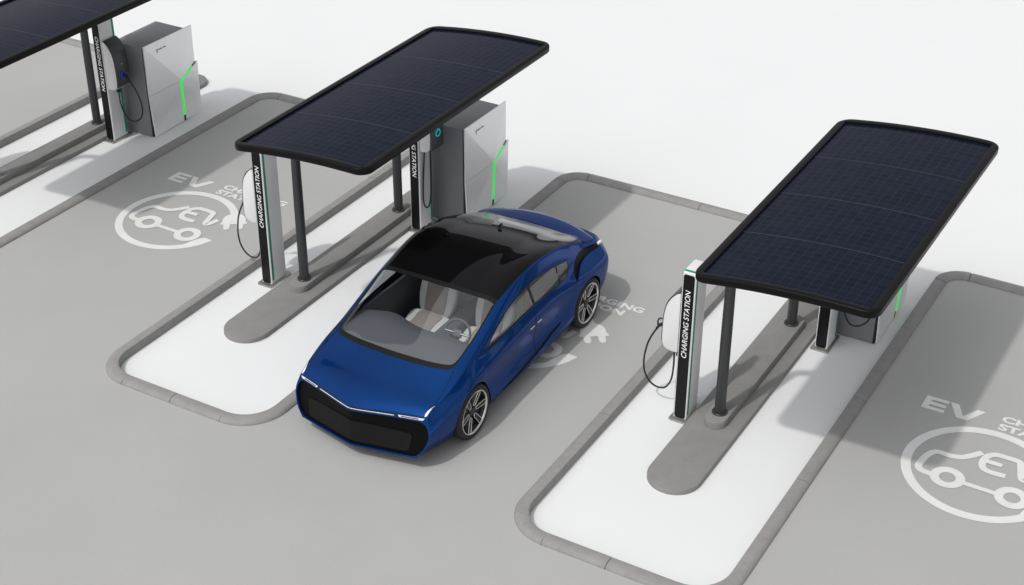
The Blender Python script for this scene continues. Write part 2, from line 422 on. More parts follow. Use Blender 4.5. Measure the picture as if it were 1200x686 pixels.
def make_symbol(bx, label):
    root = empty('parking_symbol', (bx, 0, ZP), label=label, cat='road marking', group='symbols painted in the charging bays')
    # letters E and V
    f = Flat(); f.poly([(-1.035, 1.935), (-.755, 1.935), (-.755, 2.0), (-.955, 2.0), (-.955, 2.045), (-.765, 2.045), (-.765, 2.11), (-.955, 2.11), (-.955, 2.155), (-.755, 2.155), (-.755, 2.22), (-1.035, 2.22)])
    link('letter', f.mesh('letter', 'road_paint'), root)
    f = Flat(); f.poly([(-.60, 1.935), (-.46, 1.935), (-.31, 2.22), (-.41, 2.22), (-.53, 2.0), (-.64, 2.22), (-.745, 2.22)])
    link('letter', f.mesh('letter', 'road_paint'), root)
    for wd_, x0, x1, y0, y1 in (('CHARGING', -.10, 1.07, 2.125, 2.265), ('STATION', -.10, .86, 1.945, 2.085)):
        if wd_ not in WORDS:
            tm = text_mesh('lettering', wd_, .2, 'road_paint', offset=.008)
            c = np.array([v.co[:2] for v in tm.vertices]); lo_, hi_ = c.min(0), c.max(0)
            for v in tm.vertices:
                v.co.x = x0 + (v.co.x - lo_[0]) * (x1 - x0) / (hi_[0] - lo_[0]); v.co.y = y0 + (v.co.y - lo_[1]) * (y1 - y0) / (hi_[1] - lo_[1])
            WORDS[wd_] = tm
        link('lettering', WORDS[wd_], root)
    # cable ring
    cx, cy, ro = -.03, 1.0, .90
    f = Flat(); P = []; wd = []
    a0, a1 = math.radians(40), math.radians(344); n = 72
    for i in range(n + 1):
        a = a0 + (a1 - a0) * i / n; rr = ro - .055
        wv = .115
        deg = math.degrees(a)
        if deg > 318:
            q = (deg - 318) / 26; wv = .115 + .07 * math.sin(q * math.pi * .8); wv *= (1 - max(0, (q - .75) / .25) ** 2 * .8); rr -= (wv - .115) * .5
        P.append((cx + rr * math.cos(a), cy + rr * math.sin(a))); wd.append(wv)
    f.stroke(P, wd); link('ring', f.mesh('ring', 'road_paint'), root)
    # plug
    f = Flat(); d = Vector((.57, -.82)); s = Vector((.82, .57)); b = Vector((.60, 1.575))
    def q(u, v): p = b + d * u + s * v; return (p.x, p.y)
    dome = [q(.20 - .20 * math.cos(t), .172 * math.sin(t)) for t in [math.radians(x) for x in range(-90, 91, 15)]]
    f.poly(dome + [q(.27, .172), q(.27, .195), q(.33, .195), q(.33, -.195), q(.27, -.195), q(.27, -.172)])
    for v in (-.098, .098):
        f.poly([q(.325, v - .05), q(.325, v + .05), q(.46, v + .045), q(.49, v + .02), q(.49, v - .02), q(.46, v - .045)])
    link('plug_outline', f.mesh('plug_outline', 'road_paint'), root).location.z = .0012
    # car pictogram
    f = Flat()
    f.stroke([p[:2] for p in catmull([(-.50, .69, 0), (-.62, .70, 0), (-.685, .75, 0), (-.69, .86, 0), (-.655, 1.04, 0), (-.58, 1.14, 0), (-.44, 1.14, 0), (-.31, 1.175, 0), (-.22, 1.26, 0), (-.12, 1.39, 0)], 5)], .085)
    for wx in (-.335, .405):
        f.stroke([(wx + .147 * math.cos(2 * math.pi * i / 28), .72 + .147 * math.sin(2 * math.pi * i / 28)) for i in range(28)], .105, True)
    f.stroke([(-.145, .71), (.215, .705)], .07)
    link('car_outline', f.mesh('car_outline', 'road_paint'), root).location.z = .0024
    f = Flat()
    f.stroke([p[:2] for p in catmull([(.235, 1.075, 0), (.06, 1.065, 0), (-.03, 1.10, 0), (-.065, 1.20, 0), (-.05, 1.34, 0), (.03, 1.425, 0), (.15, 1.435, 0), (.30, 1.425, 0), (.345, 1.33, 0), (.40, 1.14, 0), (.435, 1.10, 0), (.47, 1.13, 0), (.51, 1.29, 0)], 5)], .085)
    f.stroke([(-.05, 1.25), (.15, 1.255)], .075)
    link('letter', f.mesh('letter', 'road_paint'), root).location.z = .0044
    return root
make_symbol(-3.11, 'white painted electric car symbol on asphalt left of the pillar with a hanging cable')
make_symbol(2.89, 'white painted charging symbol mostly hidden under the blue car')
make_symbol(8.89, 'white painted electric car symbol in the empty bay beside the dark blue solar canopy')

# ------------------------------------------------------------------ plinths
def make_plinth(x, label):
    root = empty('plinth', (x, 0, W), label=label, cat='plinth', group='long concrete plinths under the canopies')
    link('lower_slab', prism('lower_slab', stadium(-.485, .155, -1.11, 5.38, 20), 0.003, .07, 'concrete', .015), root)
    link('upper_slab', prism('upper_slab', stadium(-.30, -.025, .205, 3.03, 14), .0705, .17, 'concrete', .012), root)
    return root
make_plinth(5.99, 'long grey concrete plinth between the two charging pillars of the canopy beside the empty bay')
make_plinth(-.22, 'long grey concrete plinth alongside the parked blue car')
make_plinth(-6.2, 'long grey concrete plinth running behind the power cabinet with its rounded end showing')

# ------------------------------------------------------------------ solar canopies
PX0, PX1, PY0, PY1 = .040, 1.855, -.915, 3.40
def zc(x):
    t = (x - PX0) / (PX1 - PX0); return 2.78 + .13 * t + .04 * (1 - (2 * t - 1) ** 2)
def frame_mesh():
    V = []; F = []
    fw = .098
    out = rrect(PX0 - fw, PX1 + fw, PY0 - fw, PY1 + fw, .17, 8)
    # densify long edges along x so the arch is smooth
    def dens(P, step=.12):
        Q = []
        for i in range(len(P)):
            a = Vector((*P[i], 0)); b = Vector((*P[(i + 1) % len(P)], 0)); k = max(1, int((b - a).length / step))
            for j in range(k): Q.append(tuple((a + (b - a) * j / k)[:2]))
        return Q
    out = dens(out)
    N = len(out); cx, cy = (PX0 + PX1) / 2, (PY0 + PY1) / 2
    def clampin(p, m):   # nearest point on the inner rectangle shrunk by m
        return (min(max(p[0], PX0 + m), PX1 - m), min(max(p[1], PY0 + m), PY1 - m))
    def inset(p, d):
        c = clampin(p, 0.0); v = Vector((p[0] - c[0], p[1] - c[1])); L = v.length
        return (c[0] + v.x * (L - d) / L, c[1] + v.y * (L - d) / L) if L > 0 else c
    rings = []
    rings.append([(*inset(p, .08), -.059) for p in out])
    rings.append([(*inset(p, .03), -.060) for p in out])
    rings.append([(*inset(p, .008), -.056) for p in out])
    rings.append([(*p, -.044) for p in out])
    rings.append([(*p, .018) for p in out])
    rings.append([(*inset(p, .004), .027) for p in out])
    rings.append([(*inset(p, .012), .031) for p in out])
    rings.append([(*(lambda c: (c[0], c[1]))(inset(p, .07)), .031) for p in out])
    rings.append([(*clampin(p, 0.0), .024) for p in out])
    rings.append([(*clampin(p, 0.0), -.006) for p in out])
    for R_ in rings:
        for x, y, dz in R_: V.append((x, y, zc(x) + dz))
    for a in range(len(rings) - 1):
        for i in range(N):
            j = (i + 1) % N; F.append((a * N + i, a * N + j, (a + 1) * N + j, (a + 1) * N + i))
    me = mesh('frame', V, F, 'frame_black', angle=40)
    return me
def module_mesh(k):
    gap = .006; L = (PY1 - PY0) / 4; y0 = PY0 + k * L + (gap if k else 0.001); y1 = PY0 + (k + 1) * L - (gap if k < 3 else 0.001)
    n = 16; V = []; F = []; uv = []
    for i in range(n + 1):
        x = PX0 + .001 + (PX1 - PX0 - .002) * i / n
        for y in (y0, y1): V.append((x, y, zc(x))); uv.append((i / n, 0 if y == y0 else 1))
    for i in range(n): F.append((2 * i, 2 * i + 2, 2 * i + 3, 2 * i + 1))
    nb = len(V)
    for v in list(V): V.append((v[0], v[1], v[2] - .012))
    for i in range(n):
        F.append((nb + 2 * i + 1, nb + 2 * i + 3, nb + 2 * i + 2, nb + 2 * i))
        F.append((2 * i, nb + 2 * i, nb + 2 * i + 2, 2 * i + 2)); F.append((2 * i + 3, nb + 2 * i + 3, nb + 2 * i + 1, 2 * i + 1))
    F.append((0, 1, nb + 1, nb)); F.append((2 * n + 1, 2 * n, nb + 2 * n, nb + 2 * n + 1))
    me = mesh('solar_module', V, F, 'pv_cells', angle=30)
    ul = me.uv_layers.new(name='UVMap')
    for lp in me.loops: ul.data[lp.index].uv = uv[lp.vertex_index % nb]
    return me
FRAME = frame_mesh(); MODS = [module_mesh(k) for k in range(4)]
def tray_mesh():
    n = 16; V = []; F = []
    for i in range(n + 1):
        x = PX0 - .02 + (PX1 - PX0 + .04) * i / n
        for y in (PY0 - .02, PY1 + .02):
            for dz in (-.035, -.055): V.append((x, y, zc(x) + dz))
    for i in range(n):
        a = 4 * i; b = a + 4
        F += [(a, b, b + 2, a + 2), (a + 1, a + 3, b + 3, b + 1)]
    # seam bars that show between the modules
    return mesh('backing_tray', V, F, 'satin_black', angle=30)
def seam_mesh():
    n = 16; V = []; F = []; L = (PY1 - PY0) / 4
    for k in (1, 2, 3):
        y = PY0 + k * L; o = len(V)
        for i in range(n + 1):
            x = PX0 + (PX1 - PX0) * i / n
            V += [(x, y - .0055, zc(x) - .002), (x, y + .0055, zc(x) - .002)]
        for i in range(n): F.append((o + 2 * i, o + 2 * i + 2, o + 2 * i + 3, o + 2 * i + 1))
    return V, F
TRAY = tray_mesh()
mat('seam_grey', (0.026, 0.03, 0.038), 0.4)
SEAMS = []
for k in (1, 2, 3):
    n = 16; V = []; F = []; y = PY0 + k * (PY1 - PY0) / 4
    for i in range(n + 1):
        x = PX0 + (PX1 - PX0) * i / n; V += [(x, y - .005, zc(x) - .0005), (x, y + .005, zc(x) - .0005), (x, y - .005, zc(x) - .01), (x, y + .005, zc(x) - .01)]
    for i in range(n): a = 4 * i; b = a + 4; F += [(a, b, b + 1, a + 1), (a, a + 2, b + 2, b), (a + 1, b + 1, b + 3, a + 3)]
    SEAMS.append(mesh('seam_bar', V, F, 'seam_grey'))
POSTX = -.16
def post_mesh(y):
    zb = W + .17; dx = 0.0
    path = [(POSTX, y, zb), (POSTX, y, 1.2), (POSTX, y, 2.18), (POSTX + .03, y, 2.30), (POSTX + .16, y, 2.42), (.30, y, 2.60), (.46, y, zc(.46) - .062)]
    P = [path[0], path[1]] + [tuple(p) for p in catmull(path[2:], 5)]
    return tube('post', P, [.066 if p[2] < 2.0 else .06 for p in P], 'post_metal', 20)
def flange_mesh():
    return lathe('flange', [(.066, .0005), (.096, .0005), (.096, .016), (.090, .022), (.066, .022)], 'post_metal', 28)
FLANGE = flange_mesh()
def make_canopy(x, label):
    root = empty('solar_canopy', (x, 0, 0), label=label, cat='canopy', group='solar roofed canopies over the plinths')
    link('frame', FRAME, root)
    for m_ in MODS: link('solar_module', m_, root)
    for m_ in SEAMS: link('seam_bar', m_, root)
    link('backing_tray', TRAY, root)
    for y in (.45, 2.775):
        p = link('post', post_mesh(y), root)
        fl = link('flange', FLANGE, p); fl.location = (POSTX, y, W + .17)
    beam = box_bm(.40, .52, -.45, 3.0, zc(.46) - .13, zc(.46) - .058, .01)
    link('beam', bm_mesh('beam', beam, 'post_metal', 40), root)
    return root
# the posts stand on the plinths: canopy x differs slightly from the plinth x
make_canopy(5.99, 'black framed dark blue solar canopy beside the empty bay, posts by a clear standing pillar')
c1 = make_canopy(-.147, 'black framed slate grey solar canopy standing next to the parked blue car')
c0 = make_canopy(-6.13, 'black framed solar canopy over the pillar with a dark curved charger and cabinet')
for c, dx in ((c1, -.073), (c0, -.07)):      # keep the post feet centred on their plinths
    for ch in c.children:
        if ch.name.startswith('post'): ch.location.x = dx

# ------------------------------------------------------------------ charging pillars
PH = 2.04
def pillar_body():
    wx, wy = .0875, .165
    bm = bmesh.new(); bmesh.ops.create_cube(bm, size=1)
    for v in bm.verts: v.co = Vector((v.co.x * 2 * wx, v.co.y * 2 * wy, PH / 2 + v.co.z * PH))
    ve = [e for e in bm.edges if abs(e.verts[0].co.z - e.verts[1].co.z) > .5]
    bmesh.ops.bevel(bm, geom=ve, offset=.02, segments=3, affect='EDGES', profile=.5)
    te = [e for e in bm.edges if e.verts[0].co.z > PH - .01 and e.verts[1].co.z > PH - .01]
    bmesh.ops.bevel(bm, geom=te, offset=.018, segments=3, affect='EDGES', profile=.5)
    return bm_mesh('shell', bm, 'pillar_white', 35)
PB = pillar_body()
def strip_face(sgn):
    """black inset strip on the -y (sgn -1) or +y face"""
    P = rrect(-.070, .070, .0325, PH - .002, .03, 5)
    # square bottom
    P = [(x, z) for x, z in P]
    y0 = sgn * .1655; y1 = sgn * .1695; n = len(P)
    V = [(x, y0, z) for x, z in P] + [(x, y1, z) for x, z in P]
    F = [tuple(range(n, 2 * n)), tuple(reversed(range(n)))] + [(i, (i + 1) % n, n + (i + 1) % n, n + i) for i in range(n)]
    bm = bmesh.new(); me = mesh('tmp', V, F, 'pillar_black'); bm.from_mesh(me)
    return bm_mesh('front_strip', bm, 'pillar_black')
SF = [strip_face(-1), strip_face(1)]
def stripe_mesh():
    # band running up one long side, over the top and down the other, near the -y end
    y0, y1 = -.150, -.108; e = .0018; x = .0875 + e; z1 = PH + e; r = .018
    path = [(-x, .045), (-x, z1 - r)] + [(-x + r - r * math.cos(a), z1 - r + r * math.sin(a)) for a in (math.pi / 6, math.pi / 3, math.pi / 2)]
    path = path + [(-p[0], p[1]) for p in reversed(path)]
    V = []; F = []
    for px, pz in path: V += [(px, y0, pz), (px, y1, pz)]
    for i in range(len(path) - 1): F.append((2 * i, 2 * i + 1, 2 * i + 3, 2 * i + 2))
    return mesh('accent_stripe', V, F, 'accent_green', angle=40)
STR = stripe_mesh()
TXT = text_mesh('lettering', 'CHARGING STATION', .094, 'text_white', shear=.2, offset=.0010, spacing=1.0)
tw = max(v.co.x for v in TXT.vertices) - min(v.co.x for v in TXT.vertices)
TXT.transform(Matrix.Diagonal((.93 / tw, 1.0, 1, 1)))
PLATE = prism('base_plate', rrect(-.12, .12, -.235, .235, .02, 4), 0.002, .03, 'steel', .006)
def make_pillar(x, y, flip, label):
    root = empty('charging_pillar', (x, y, W), math.pi if flip else 0, label=label, cat='charging pillar', group='charging pillars under the canopies')
    link('base_plate', PLATE, root)
    b = link('shell', PB, root); b.location.z = .0305; 
    for k, m_ in enumerate(SF):
        s = link('front_strip', m_, root); s.location.z = 0
    link('accent_stripe', STR, root).location.z = .03
    t = link('lettering', TXT, root); t.location = (0.002, -.1703, 1.36)
    Mx = Matrix(((0, -1, 0), (0, 0, -1), (1, 0, 0)))     # columns: X->+z, Y->-x, Z->-y
    t.rotation_euler = Mx.to_euler()
    t2 = link('lettering', TXT, root); t2.location = (-0.002, .1703, 1.36)
    Mx = Matrix(((0, -1, 0), (0, 0, 1), (-1, 0, 0)))     # X->-z, Y->-x, Z->+y
    t2.rotation_euler = Mx.to_euler()
    return root
make_pillar(5.385, .445, False, 'white and black charging pillar standing clear of the canopy edge, its rounded top in view')
make_pillar(6.305, 2.80, True, 'charging pillar right beside the power cabinet under the canopy by the empty bay')
make_pillar(-.905, .445, False, 'charging pillar with its cable looped over the asphalt behind, across the plinth from the blue car')
make_pillar(.025, 2.79, True, 'charging pillar rising behind the roof of the parked blue car')
make_pillar(-5.945, 2.785, True, 'charging pillar carrying a dark curved charger with a plugged cable by the white cabinet')
make_pillar(-6.88, .445, False, 'charging pillar at the far edge of the canopy over the dark curved charger')

# ------------------------------------------------------------------ chargers on the pillars
# local frame: pillar side face at x=0, charger projects to -x, centred on y=0
def ext_prof(P, y0, y1, name, m, bev=0.0, smooth=40):
    bm = bmesh.new()
    a = [bm.verts.new((x, y0, z)) for x, z in P]; b = [bm.verts.new((x, y1, z)) for x, z in P]; n = len(P)
    bm.faces.new(a); bm.faces.new(list(reversed(b)))
    for i in range(n): bm.faces.new((a[i], b[i], b[(i + 1) % n], a[(i + 1) % n]))
    bmesh.ops.recalc_face_normals(bm, faces=bm.faces[:])
    if bev:
        ee = [e for e in bm.edges if len(e.link_faces) == 2 and e.calc_face_angle(0) > 1.2]
        bmesh.ops.bevel(bm, geom=ee, offset=bev, segments=2, affect='EDGES', profile=.5)
    return bm_mesh(name, bm, m, smooth)
SP = [p[:2] for p in catmull([(-.002, 1.75, 0), (-.05, 1.735, 0), (-.12, 1.66, 0), (-.175, 1.56, 0), (-.205, 1.42, 0), (-.215, 1.25, 0), (-.215, 1.07, 0), (-.20, .99, 0), (-.15, .945, 0), (-.08, .93, 0), (-.002, .935, 0)], 4)]
SHELL_A = ext_prof([(x, z) for x, z in SP], -.16, .16, 'shell', 'charger_white', .018)
FP = [p[:2] for p in catmull([(-.03, 1.752, 0), (-.075, 1.725, 0), (-.138, 1.66, 0), (-.185, 1.56, 0), (-.213, 1.42, 0), (-.223, 1.25, 0), (-.223, 1.07, 0), (-.207, .985, 0)], 5)]
FPo = FP + [(x + .02, z) for x, z in reversed(FP)]
FRONT_A = ext_prof(FPo, -.152, .152, 'front_panel', 'charger_dark', .004)
def ring_x(name, R, r, m):
    P = [(0, R * math.cos(2 * math.pi * i / 24), R * math.sin(2 * math.pi * i / 24)) for i in range(24)]
    return tube(name, P, r, m, 8, closed=True)
RING_B = ring_x('port_ring', .042, .011, 'port_blue'); RING_T = ring_x('port_ring', .05, .010, 'port_teal')
PORT = lathe('port', [(0, -.012), (.036, -.012), (.036, .004)], 'rubber', 20, axis='x')
def plug_mesh():
    P = [(-.215, 0, 1.18), (-.26, 0, 1.175), (-.30, 0, 1.155), (-.335, .0, 1.12), (-.355, 0, 1.08)]
    return tube('plug', catmull(P, 4), [.027] * 6 + [.022] * 5 + [.016] * 6, 'rubber', 12)
PLUG = plug_mesh()
HAND = tube('plug_handle', catmull([(-.235, 0, 1.19), (-.27, 0, 1.235), (-.32, 0, 1.235), (-.345, 0, 1.19), (-.34, 0, 1.13)], 5), .011, 'charger_dark', 8)
CABLE = tube('cable', catmull([(-.353, 0, 1.085), (-.42, .0, .95), (-.47, .0, .80), (-.505, .01, .58), (-.49, .02, .40), (-.42, .03, .275), (-.32, .035, .225), (-.21, .03, .26), (-.135, .02, .40), (-.11, .01, .60), (-.105, .0, .80), (-.105, 0, .935)], 8), .0115, 'rubber', 8)
CABLE_F = tube('cable', catmull([(-.353, 0, 1.085), (-.41, -.03, .96), (-.44, -.07, .80), (-.445, -.10, .60), (-.40, -.10, .44), (-.31, -.07, .36), (-.21, -.03, .37), (-.13, .0, .50), (-.10, .02, .66), (-.095, .02, .80), (-.095, .02, .935)], 8), .0115, 'rubber', 8)
LED = mesh('indicator', [(-.218, -.008, 1.36), (-.218, .008, 1.36), (-.2185, .008, 1.372), (-.2185, -.008, 1.372)], [(0, 1, 2, 3)], 'text_white')
BLK = bm_mesh('cable_clip', box_bm(-.06, -.004, -.06, -.02, .82, .93, .006), 'rubber', 40)
def make_charger(x, y, flip, label, far=False):
    root = empty('wall_charger', (x, y, W), math.pi if flip else 0, label=label, cat='charger', group='chargers mounted on the pillars')
    link('shell', SHELL_A, root); fp = link('front_panel', FRONT_A, root)
    r_ = link('port_ring', RING_B, fp); r_.location = (-.226, 0, 1.18)
    p_ = link('port', PORT, fp); p_.location = (-.222, 0, 1.18)
    pl = link('plug', PLUG, root); link('plug_handle', HAND, pl)
    link('cable', CABLE_F if far else CABLE, root)
    q = link('indicator', LED, fp); q.location = (-.0035, 0, 0)
    link('cable_clip', BLK, root)
    return root
HX = .0885
make_charger(5.385 - HX, .445, False, 'white charger with looped black cable on the pillar standing clear of the canopy edge')
make_charger(6.305 + HX, 2.80, True, 'charger almost hidden behind the canopy edge, its cable loop hanging against the grey cabinet', True)
make_charger(-.905 - HX, .445, False, 'white charger with looped black cable in front of the painted car symbol')
make_charger(-5.945 + HX, 2.785, True, 'dark curved charger with blue ringed port and plugged cable facing the white cabinet', True)
make_charger(-6.88 - HX, .445, False, 'charger on the pillar at the far edge of the canopy over the curved charger')
# flat fronted charger behind the car
root = empty('wall_charger', (.025 + HX, 2.79, W), math.pi, label='flat fronted dark charger with a teal ringed port behind the blue car', cat='charger', group='chargers mounted on the pillars')
SPB = [p[:2] for p in catmull([(-.002, 1.92, 0), (-.10, 1.92, 0), (-.17, 1.88, 0), (-.185, 1.78, 0), (-.185, 1.50, 0), (-.175, 1.39, 0), (-.13, 1.325, 0), (-.06, 1.305, 0), (-.002, 1.305, 0)], 5)]
link('shell', ext_prof(SPB, -.145, .145, 'shell', 'charger_white', .014), root)
fp = box('front_panel', (-.225, -.187, -.15, .15, 1.36, 1.93), 'charger_dark', root, .008)
r_ = link('port_ring', RING_T, fp); r_.location = (-.228, 0, 1.60)
p_ = link('port', PORT, fp); p_.location = (-.219, 0, 1.60)
q = link('indicator', LED, fp); q.location = (-.008, 0, .40)
link('cable', tube('cable', catmull([(-.10, .02, 1.31), (-.11, .03, 1.05), (-.12, .05, .7), (-.10, .07, .45), (-.06, .10, .40), (-.03, .12, .5), (-.02, .10, .8), (-.03, .06, 1.31)], 8), .0115, 'rubber', 8), root)

# ------------------------------------------------------------------ power cabinets
# local: white front in plane x=0 facing +x, y from 0, z from the paving
def solid_panel(name, pts, th, m, apex=None):
    """pts: list of (y,z,d); fan from apex (y,z,d); thickness th to -x"""
    P = [Vector((p[2], p[0], p[1])) for p in pts]; n = len(P); V = [tuple(p) for p in P]; F = []
    a = Vector((apex[2], apex[0], apex[1])); V.append(tuple(a))
    for i in range(n): F.append((n, i, (i + 1) % n))
    o = len(V)
    for p in P: V.append((p.x - th, p.y, p.z))
    F.append(tuple(reversed(range(o, o + n))))
    for i in range(n):
        j = (i + 1) % n; F.append((i, o + i, o + j, j))
    bm = bmesh.new(); me = mesh('t', V, F, m); bm.from_mesh(me)
    return bm_mesh(name, bm, m)
J = (.72, .755)                                   # meeting point of the three panels
UP = solid_panel('upper_panel', [(0, .735, 0), (.70, .762, .046), (.735, .775, .045), (1.15, .935, .0), (1.165, 1.575, -.005), (0.0, 1.585, 0)], .02, 'cabinet_white', (.715, .79, .048))
LL = solid_panel('lower_panel', [(.03, .005, .01), (.765, .02, -.005), (.70, .757, .045), (0, .730, 0)], .02, 'cabinet_white', (.42, .40, .022))
LR = solid_panel('side_panel', [(.80, .02, .0), (1.06, -.0 + .005, -.01), (1.20, .06, .0), (1.195, .94, .022), (.745, .745, .060)], .02, 'cabinet_white', (1.0, .45, .028))
# seat taken: strips of light in the channels
LT = []
def bar_mesh(name, P, m, x0, x1):
    V = [(x1, y, z) for y, z in P] + [(x0, y, z) for y, z in P]; n = len(P)
    F = [tuple(range(n)), tuple(reversed(range(n, 2 * n)))] + [(i, n + i, n + (i + 1) % n, (i + 1) % n) for i in range(n)]
    bm = bmesh.new(); me = mesh('t', V, F, m); bm.from_mesh(me); return bm_mesh(name, bm, m)
def bar3(name, quad, m, th=.012):
    """quad of (y,z,x) corners"""
    V = [(q[2], q[0], q[1]) for q in quad] + [(q[2] - th, q[0], q[1]) for q in quad]
    F = [(0, 1, 2, 3), (7, 6, 5, 4)] + [(i, 4 + i, 4 + (i + 1) % 4, (i + 1) % 4) for i in range(4)]
    bm = bmesh.new(); me = mesh('t', V, F, m); bm.from_mesh(me); return bm_mesh(name, bm, m)
G1 = bar3('light_strip', [(.757, .115, .006), (.786, .115, .010), (.745, .748, .052), (.700, .752, .042)], 'green_light')
G2 = bar3('light_strip', [(.70, .752, .044), (.735, .742, .046), (1.06, .884, .020), (1.052, .902, .016)], 'green_light')
GB = bar3('channel', [(.755, .012, -.004), (.80, .012, -.004), (.792, .114, .005), (.752, .114, .005)], 'gap_black')
GC = bar3('channel', [(1.051, .904, .012), (1.061, .881, .012), (1.18, .932, .0), (1.15, .946, .0)], 'gap_black')
GF = bar_mesh('base_glow', [(.10, .001), (1.02, .001), (1.02, .007), (.10, .007)], 'green_light', -.045, -.03)
CB = box_bm(-.65, -.045, -.0, 1.03, .004, 1.565, .012)
CBM = bm_mesh('body', CB, 'cabinet_grey', 40)
CG = bm_mesh('gap', box_bm(-.0455, -.022, .012, 1.02, .008, 1.555), 'gap_black')
def print_mesh(name, strokes):
    f = Flat()
    for P, wd in strokes: f.stroke(P, wd)
    V = [(0, v[0], v[1]) for v in f.V]
    bm = bmesh.new(); me = mesh('t', V, f.F, 'print_grey'); bm.from_mesh(me)
    for q in bm.faces:
        q.normal_update()
        if q.normal.x < 0: q.normal_flip()
    me = bpy.data.meshes.new(name); bm.to_mesh(me); me.materials.append(MATS['print_grey']); return me
EMB = print_mesh('emblem', [([(0, .035), (.022, .014), (.022, -.035)], .011), ([(.020, .012), (.046, .035)], .011)])
LET = []
x = .06
for wrd in ((.022, .018, .026, .016), (.02, .018, .024)):
    pts = []
    for k, L in enumerate(wrd):
        pts.append(([(x, .016 + .003 * (k % 2)), (x + L + .001, .016 + .003 * (k % 2))], .015)); x += L
    LET.append(print_mesh('lettering', pts)); x += .022
def make_cabinet(x, y, label):
    root = empty('power_cabinet', (x, y, W), label=label, cat='cabinet', group='faceted power cabinets beside the pillars')
    link('body', CBM, root); link('gap', CG, root)
    up = link('upper_panel', UP, root); link('lower_panel', LL, root); link('side_panel', LR, root)
    link('light_strip', G1, root); link('light_strip', G2, root); link('channel', GB, root); link('channel', GC, root); link('base_glow', GF, root)
    lgs = [link('emblem', EMB, up)] + [link('lettering', q, up) for q in LET]
    # facet plane through (0,1.585,0) (1.165,1.575,-.005) apex(.715,.79,.07): depth at z=1.43 about .0145
    for lg in lgs: lg.location = (.0145, .27, 1.425); lg.rotation_euler = (0, -math.atan2(.048, .79), 0)
    return root
make_cabinet(-5.407, 3.07, 'grey cabinet with white faceted front and green light, seen whole beside its charging pillar')
make_cabinet(.60, 3.10, 'grey and white faceted cabinet with green light standing behind the blue car')
make_cabinet(6.89, 3.09, 'faceted cabinet mostly hidden under the canopy beside the empty bay, green light at its side')

# ------------------------------------------------------------------ the car
CARX = 2.44
CAR = empty('parked_car', (CARX, 0, 0), label='metallic blue futuristic car with black glass roof parked in the charging bay', cat='car')
KT = np.array([-2.2, -1.9, -1.43, -.93, -.43, .2, .8, 1.25, 1.77, 2.09, 2.22])
KB = np.array([0, .14, .34, .58, .72, 1.0, 1.16, 1.52, 1.94])
CTRL = [  # per curve: (x,y,z) at each station
 [(.80,-2.2,.19),(.90,-1.9,.18),(.955,-1.45,.17),(.975,-.95,.17),(.975,-.43,.17),(.975,.2,.17),(.975,.8,.18),(.98,1.25,.19),(.96,1.75,.22),(.92,2.08,.25),(.85,2.2,.28)],
 [(.885,-2.2,.28),(.965,-1.9,.30),(1.025,-1.45,.33),(1.03,-.95,.28),(1.025,-.43,.27),(1.02,.2,.27),(1.02,.8,.29),(1.03,1.25,.34),(1.01,1.75,.37),(.97,2.1,.40),(.91,2.22,.42)],
 [(.945,-2.17,.43),(1.0,-1.9,.50),(1.052,-1.45,.57),(1.0,-.95,.53),(.975,-.43,.48),(.97,.2,.49),(.985,.8,.53),(1.038,1.25,.58),(1.042,1.75,.60),(1.0,2.12,.60),(.945,2.24,.60)],
 [(.94,-2.15,.56),(.982,-1.9,.66),(1.02,-1.45,.78),(1.012,-.95,.79),(1.005,-.43,.80),(1.0,.2,.815),(1.002,.8,.83),(1.02,1.25,.835),(1.022,1.75,.82),(.985,2.1,.79),(.935,2.22,.77)],
 [(.905,-2.12,.655),(.935,-1.88,.755),(.955,-1.4,.885),(.955,-.9,.925),(.957,-.43,.955),(.957,.2,.98),(.955,.8,.985),(.95,1.25,.965),(.935,1.75,.92),(.915,2.07,.90),(.87,2.2,.86)],
 [(.865,-2.1,.705),(.88,-1.87,.80),(.885,-1.4,.95),(.897,-.9,1.11),(.892,-.43,1.265),(.888,.2,1.35),(.88,.8,1.315),(.865,1.25,1.20),(.83,1.75,1.045),(.83,2.07,.96),(.79,2.19,.92)],
 [(.78,-2.13,.718),(.80,-1.86,.825),(.80,-1.43,.985),(.80,-.93,1.16),(.80,-.44,1.355),(.828,.2,1.472),(.828,.8,1.415),(.79,1.24,1.292),(.775,1.77,1.09),(.81,2.09,.985),(.77,2.17,.95)],
 [(.40,-2.26,.722),(.42,-1.89,.855),(.44,-1.47,1.0),(.44,-.95,1.185),(.44,-.45,1.392),(.44,.2,1.505),(.44,.8,1.452),(.42,1.26,1.325),(.42,1.80,1.115),(.43,2.13,1.015),(.42,2.22,.98)],
 [(0,-2.40,.715),(0,-1.93,.865),(0,-1.5,1.006),(0,-.97,1.198),(0,-.46,1.404),(0,.2,1.516),(0,.8,1.463),(0,1.28,1.335),(0,1.82,1.122),(0,2.15,1.025),(0,2.25,.99)]]
KT = np.insert(KT, 1, -2.12)
CTRL = [[r[0], tuple(r[0][k] + (r[1][k] - r[0][k]) * .27 for k in (0, 1)) + (r[0][2] + (r[1][2] - r[0][2]) * .27 + (.014 if i > 4 else .004),)] + r[1:] for i, r in enumerate(CTRL)]
def Ffront(x, z):
    return -2.40 - .06 * (.72 - z) + (.20 + .11 * (z - .2) / .52) * (np.sqrt(x * x + .05 ** 2) - .05)
def Frear(x, z):
    return 2.27 - .10 * x * x - .55 * np.clip(.62 - z, 0, 1) ** 2
CT = np.array(CTRL, float)                       # (9,11,3)
CT[:, 0, 1] = Ffront(CT[:, 0, 0], CT[:, 0, 2]); CT[:, 1, 1] = CT[:, 0, 1] + (CT[:, 2, 1] - CT[:, 0, 1]) * .27
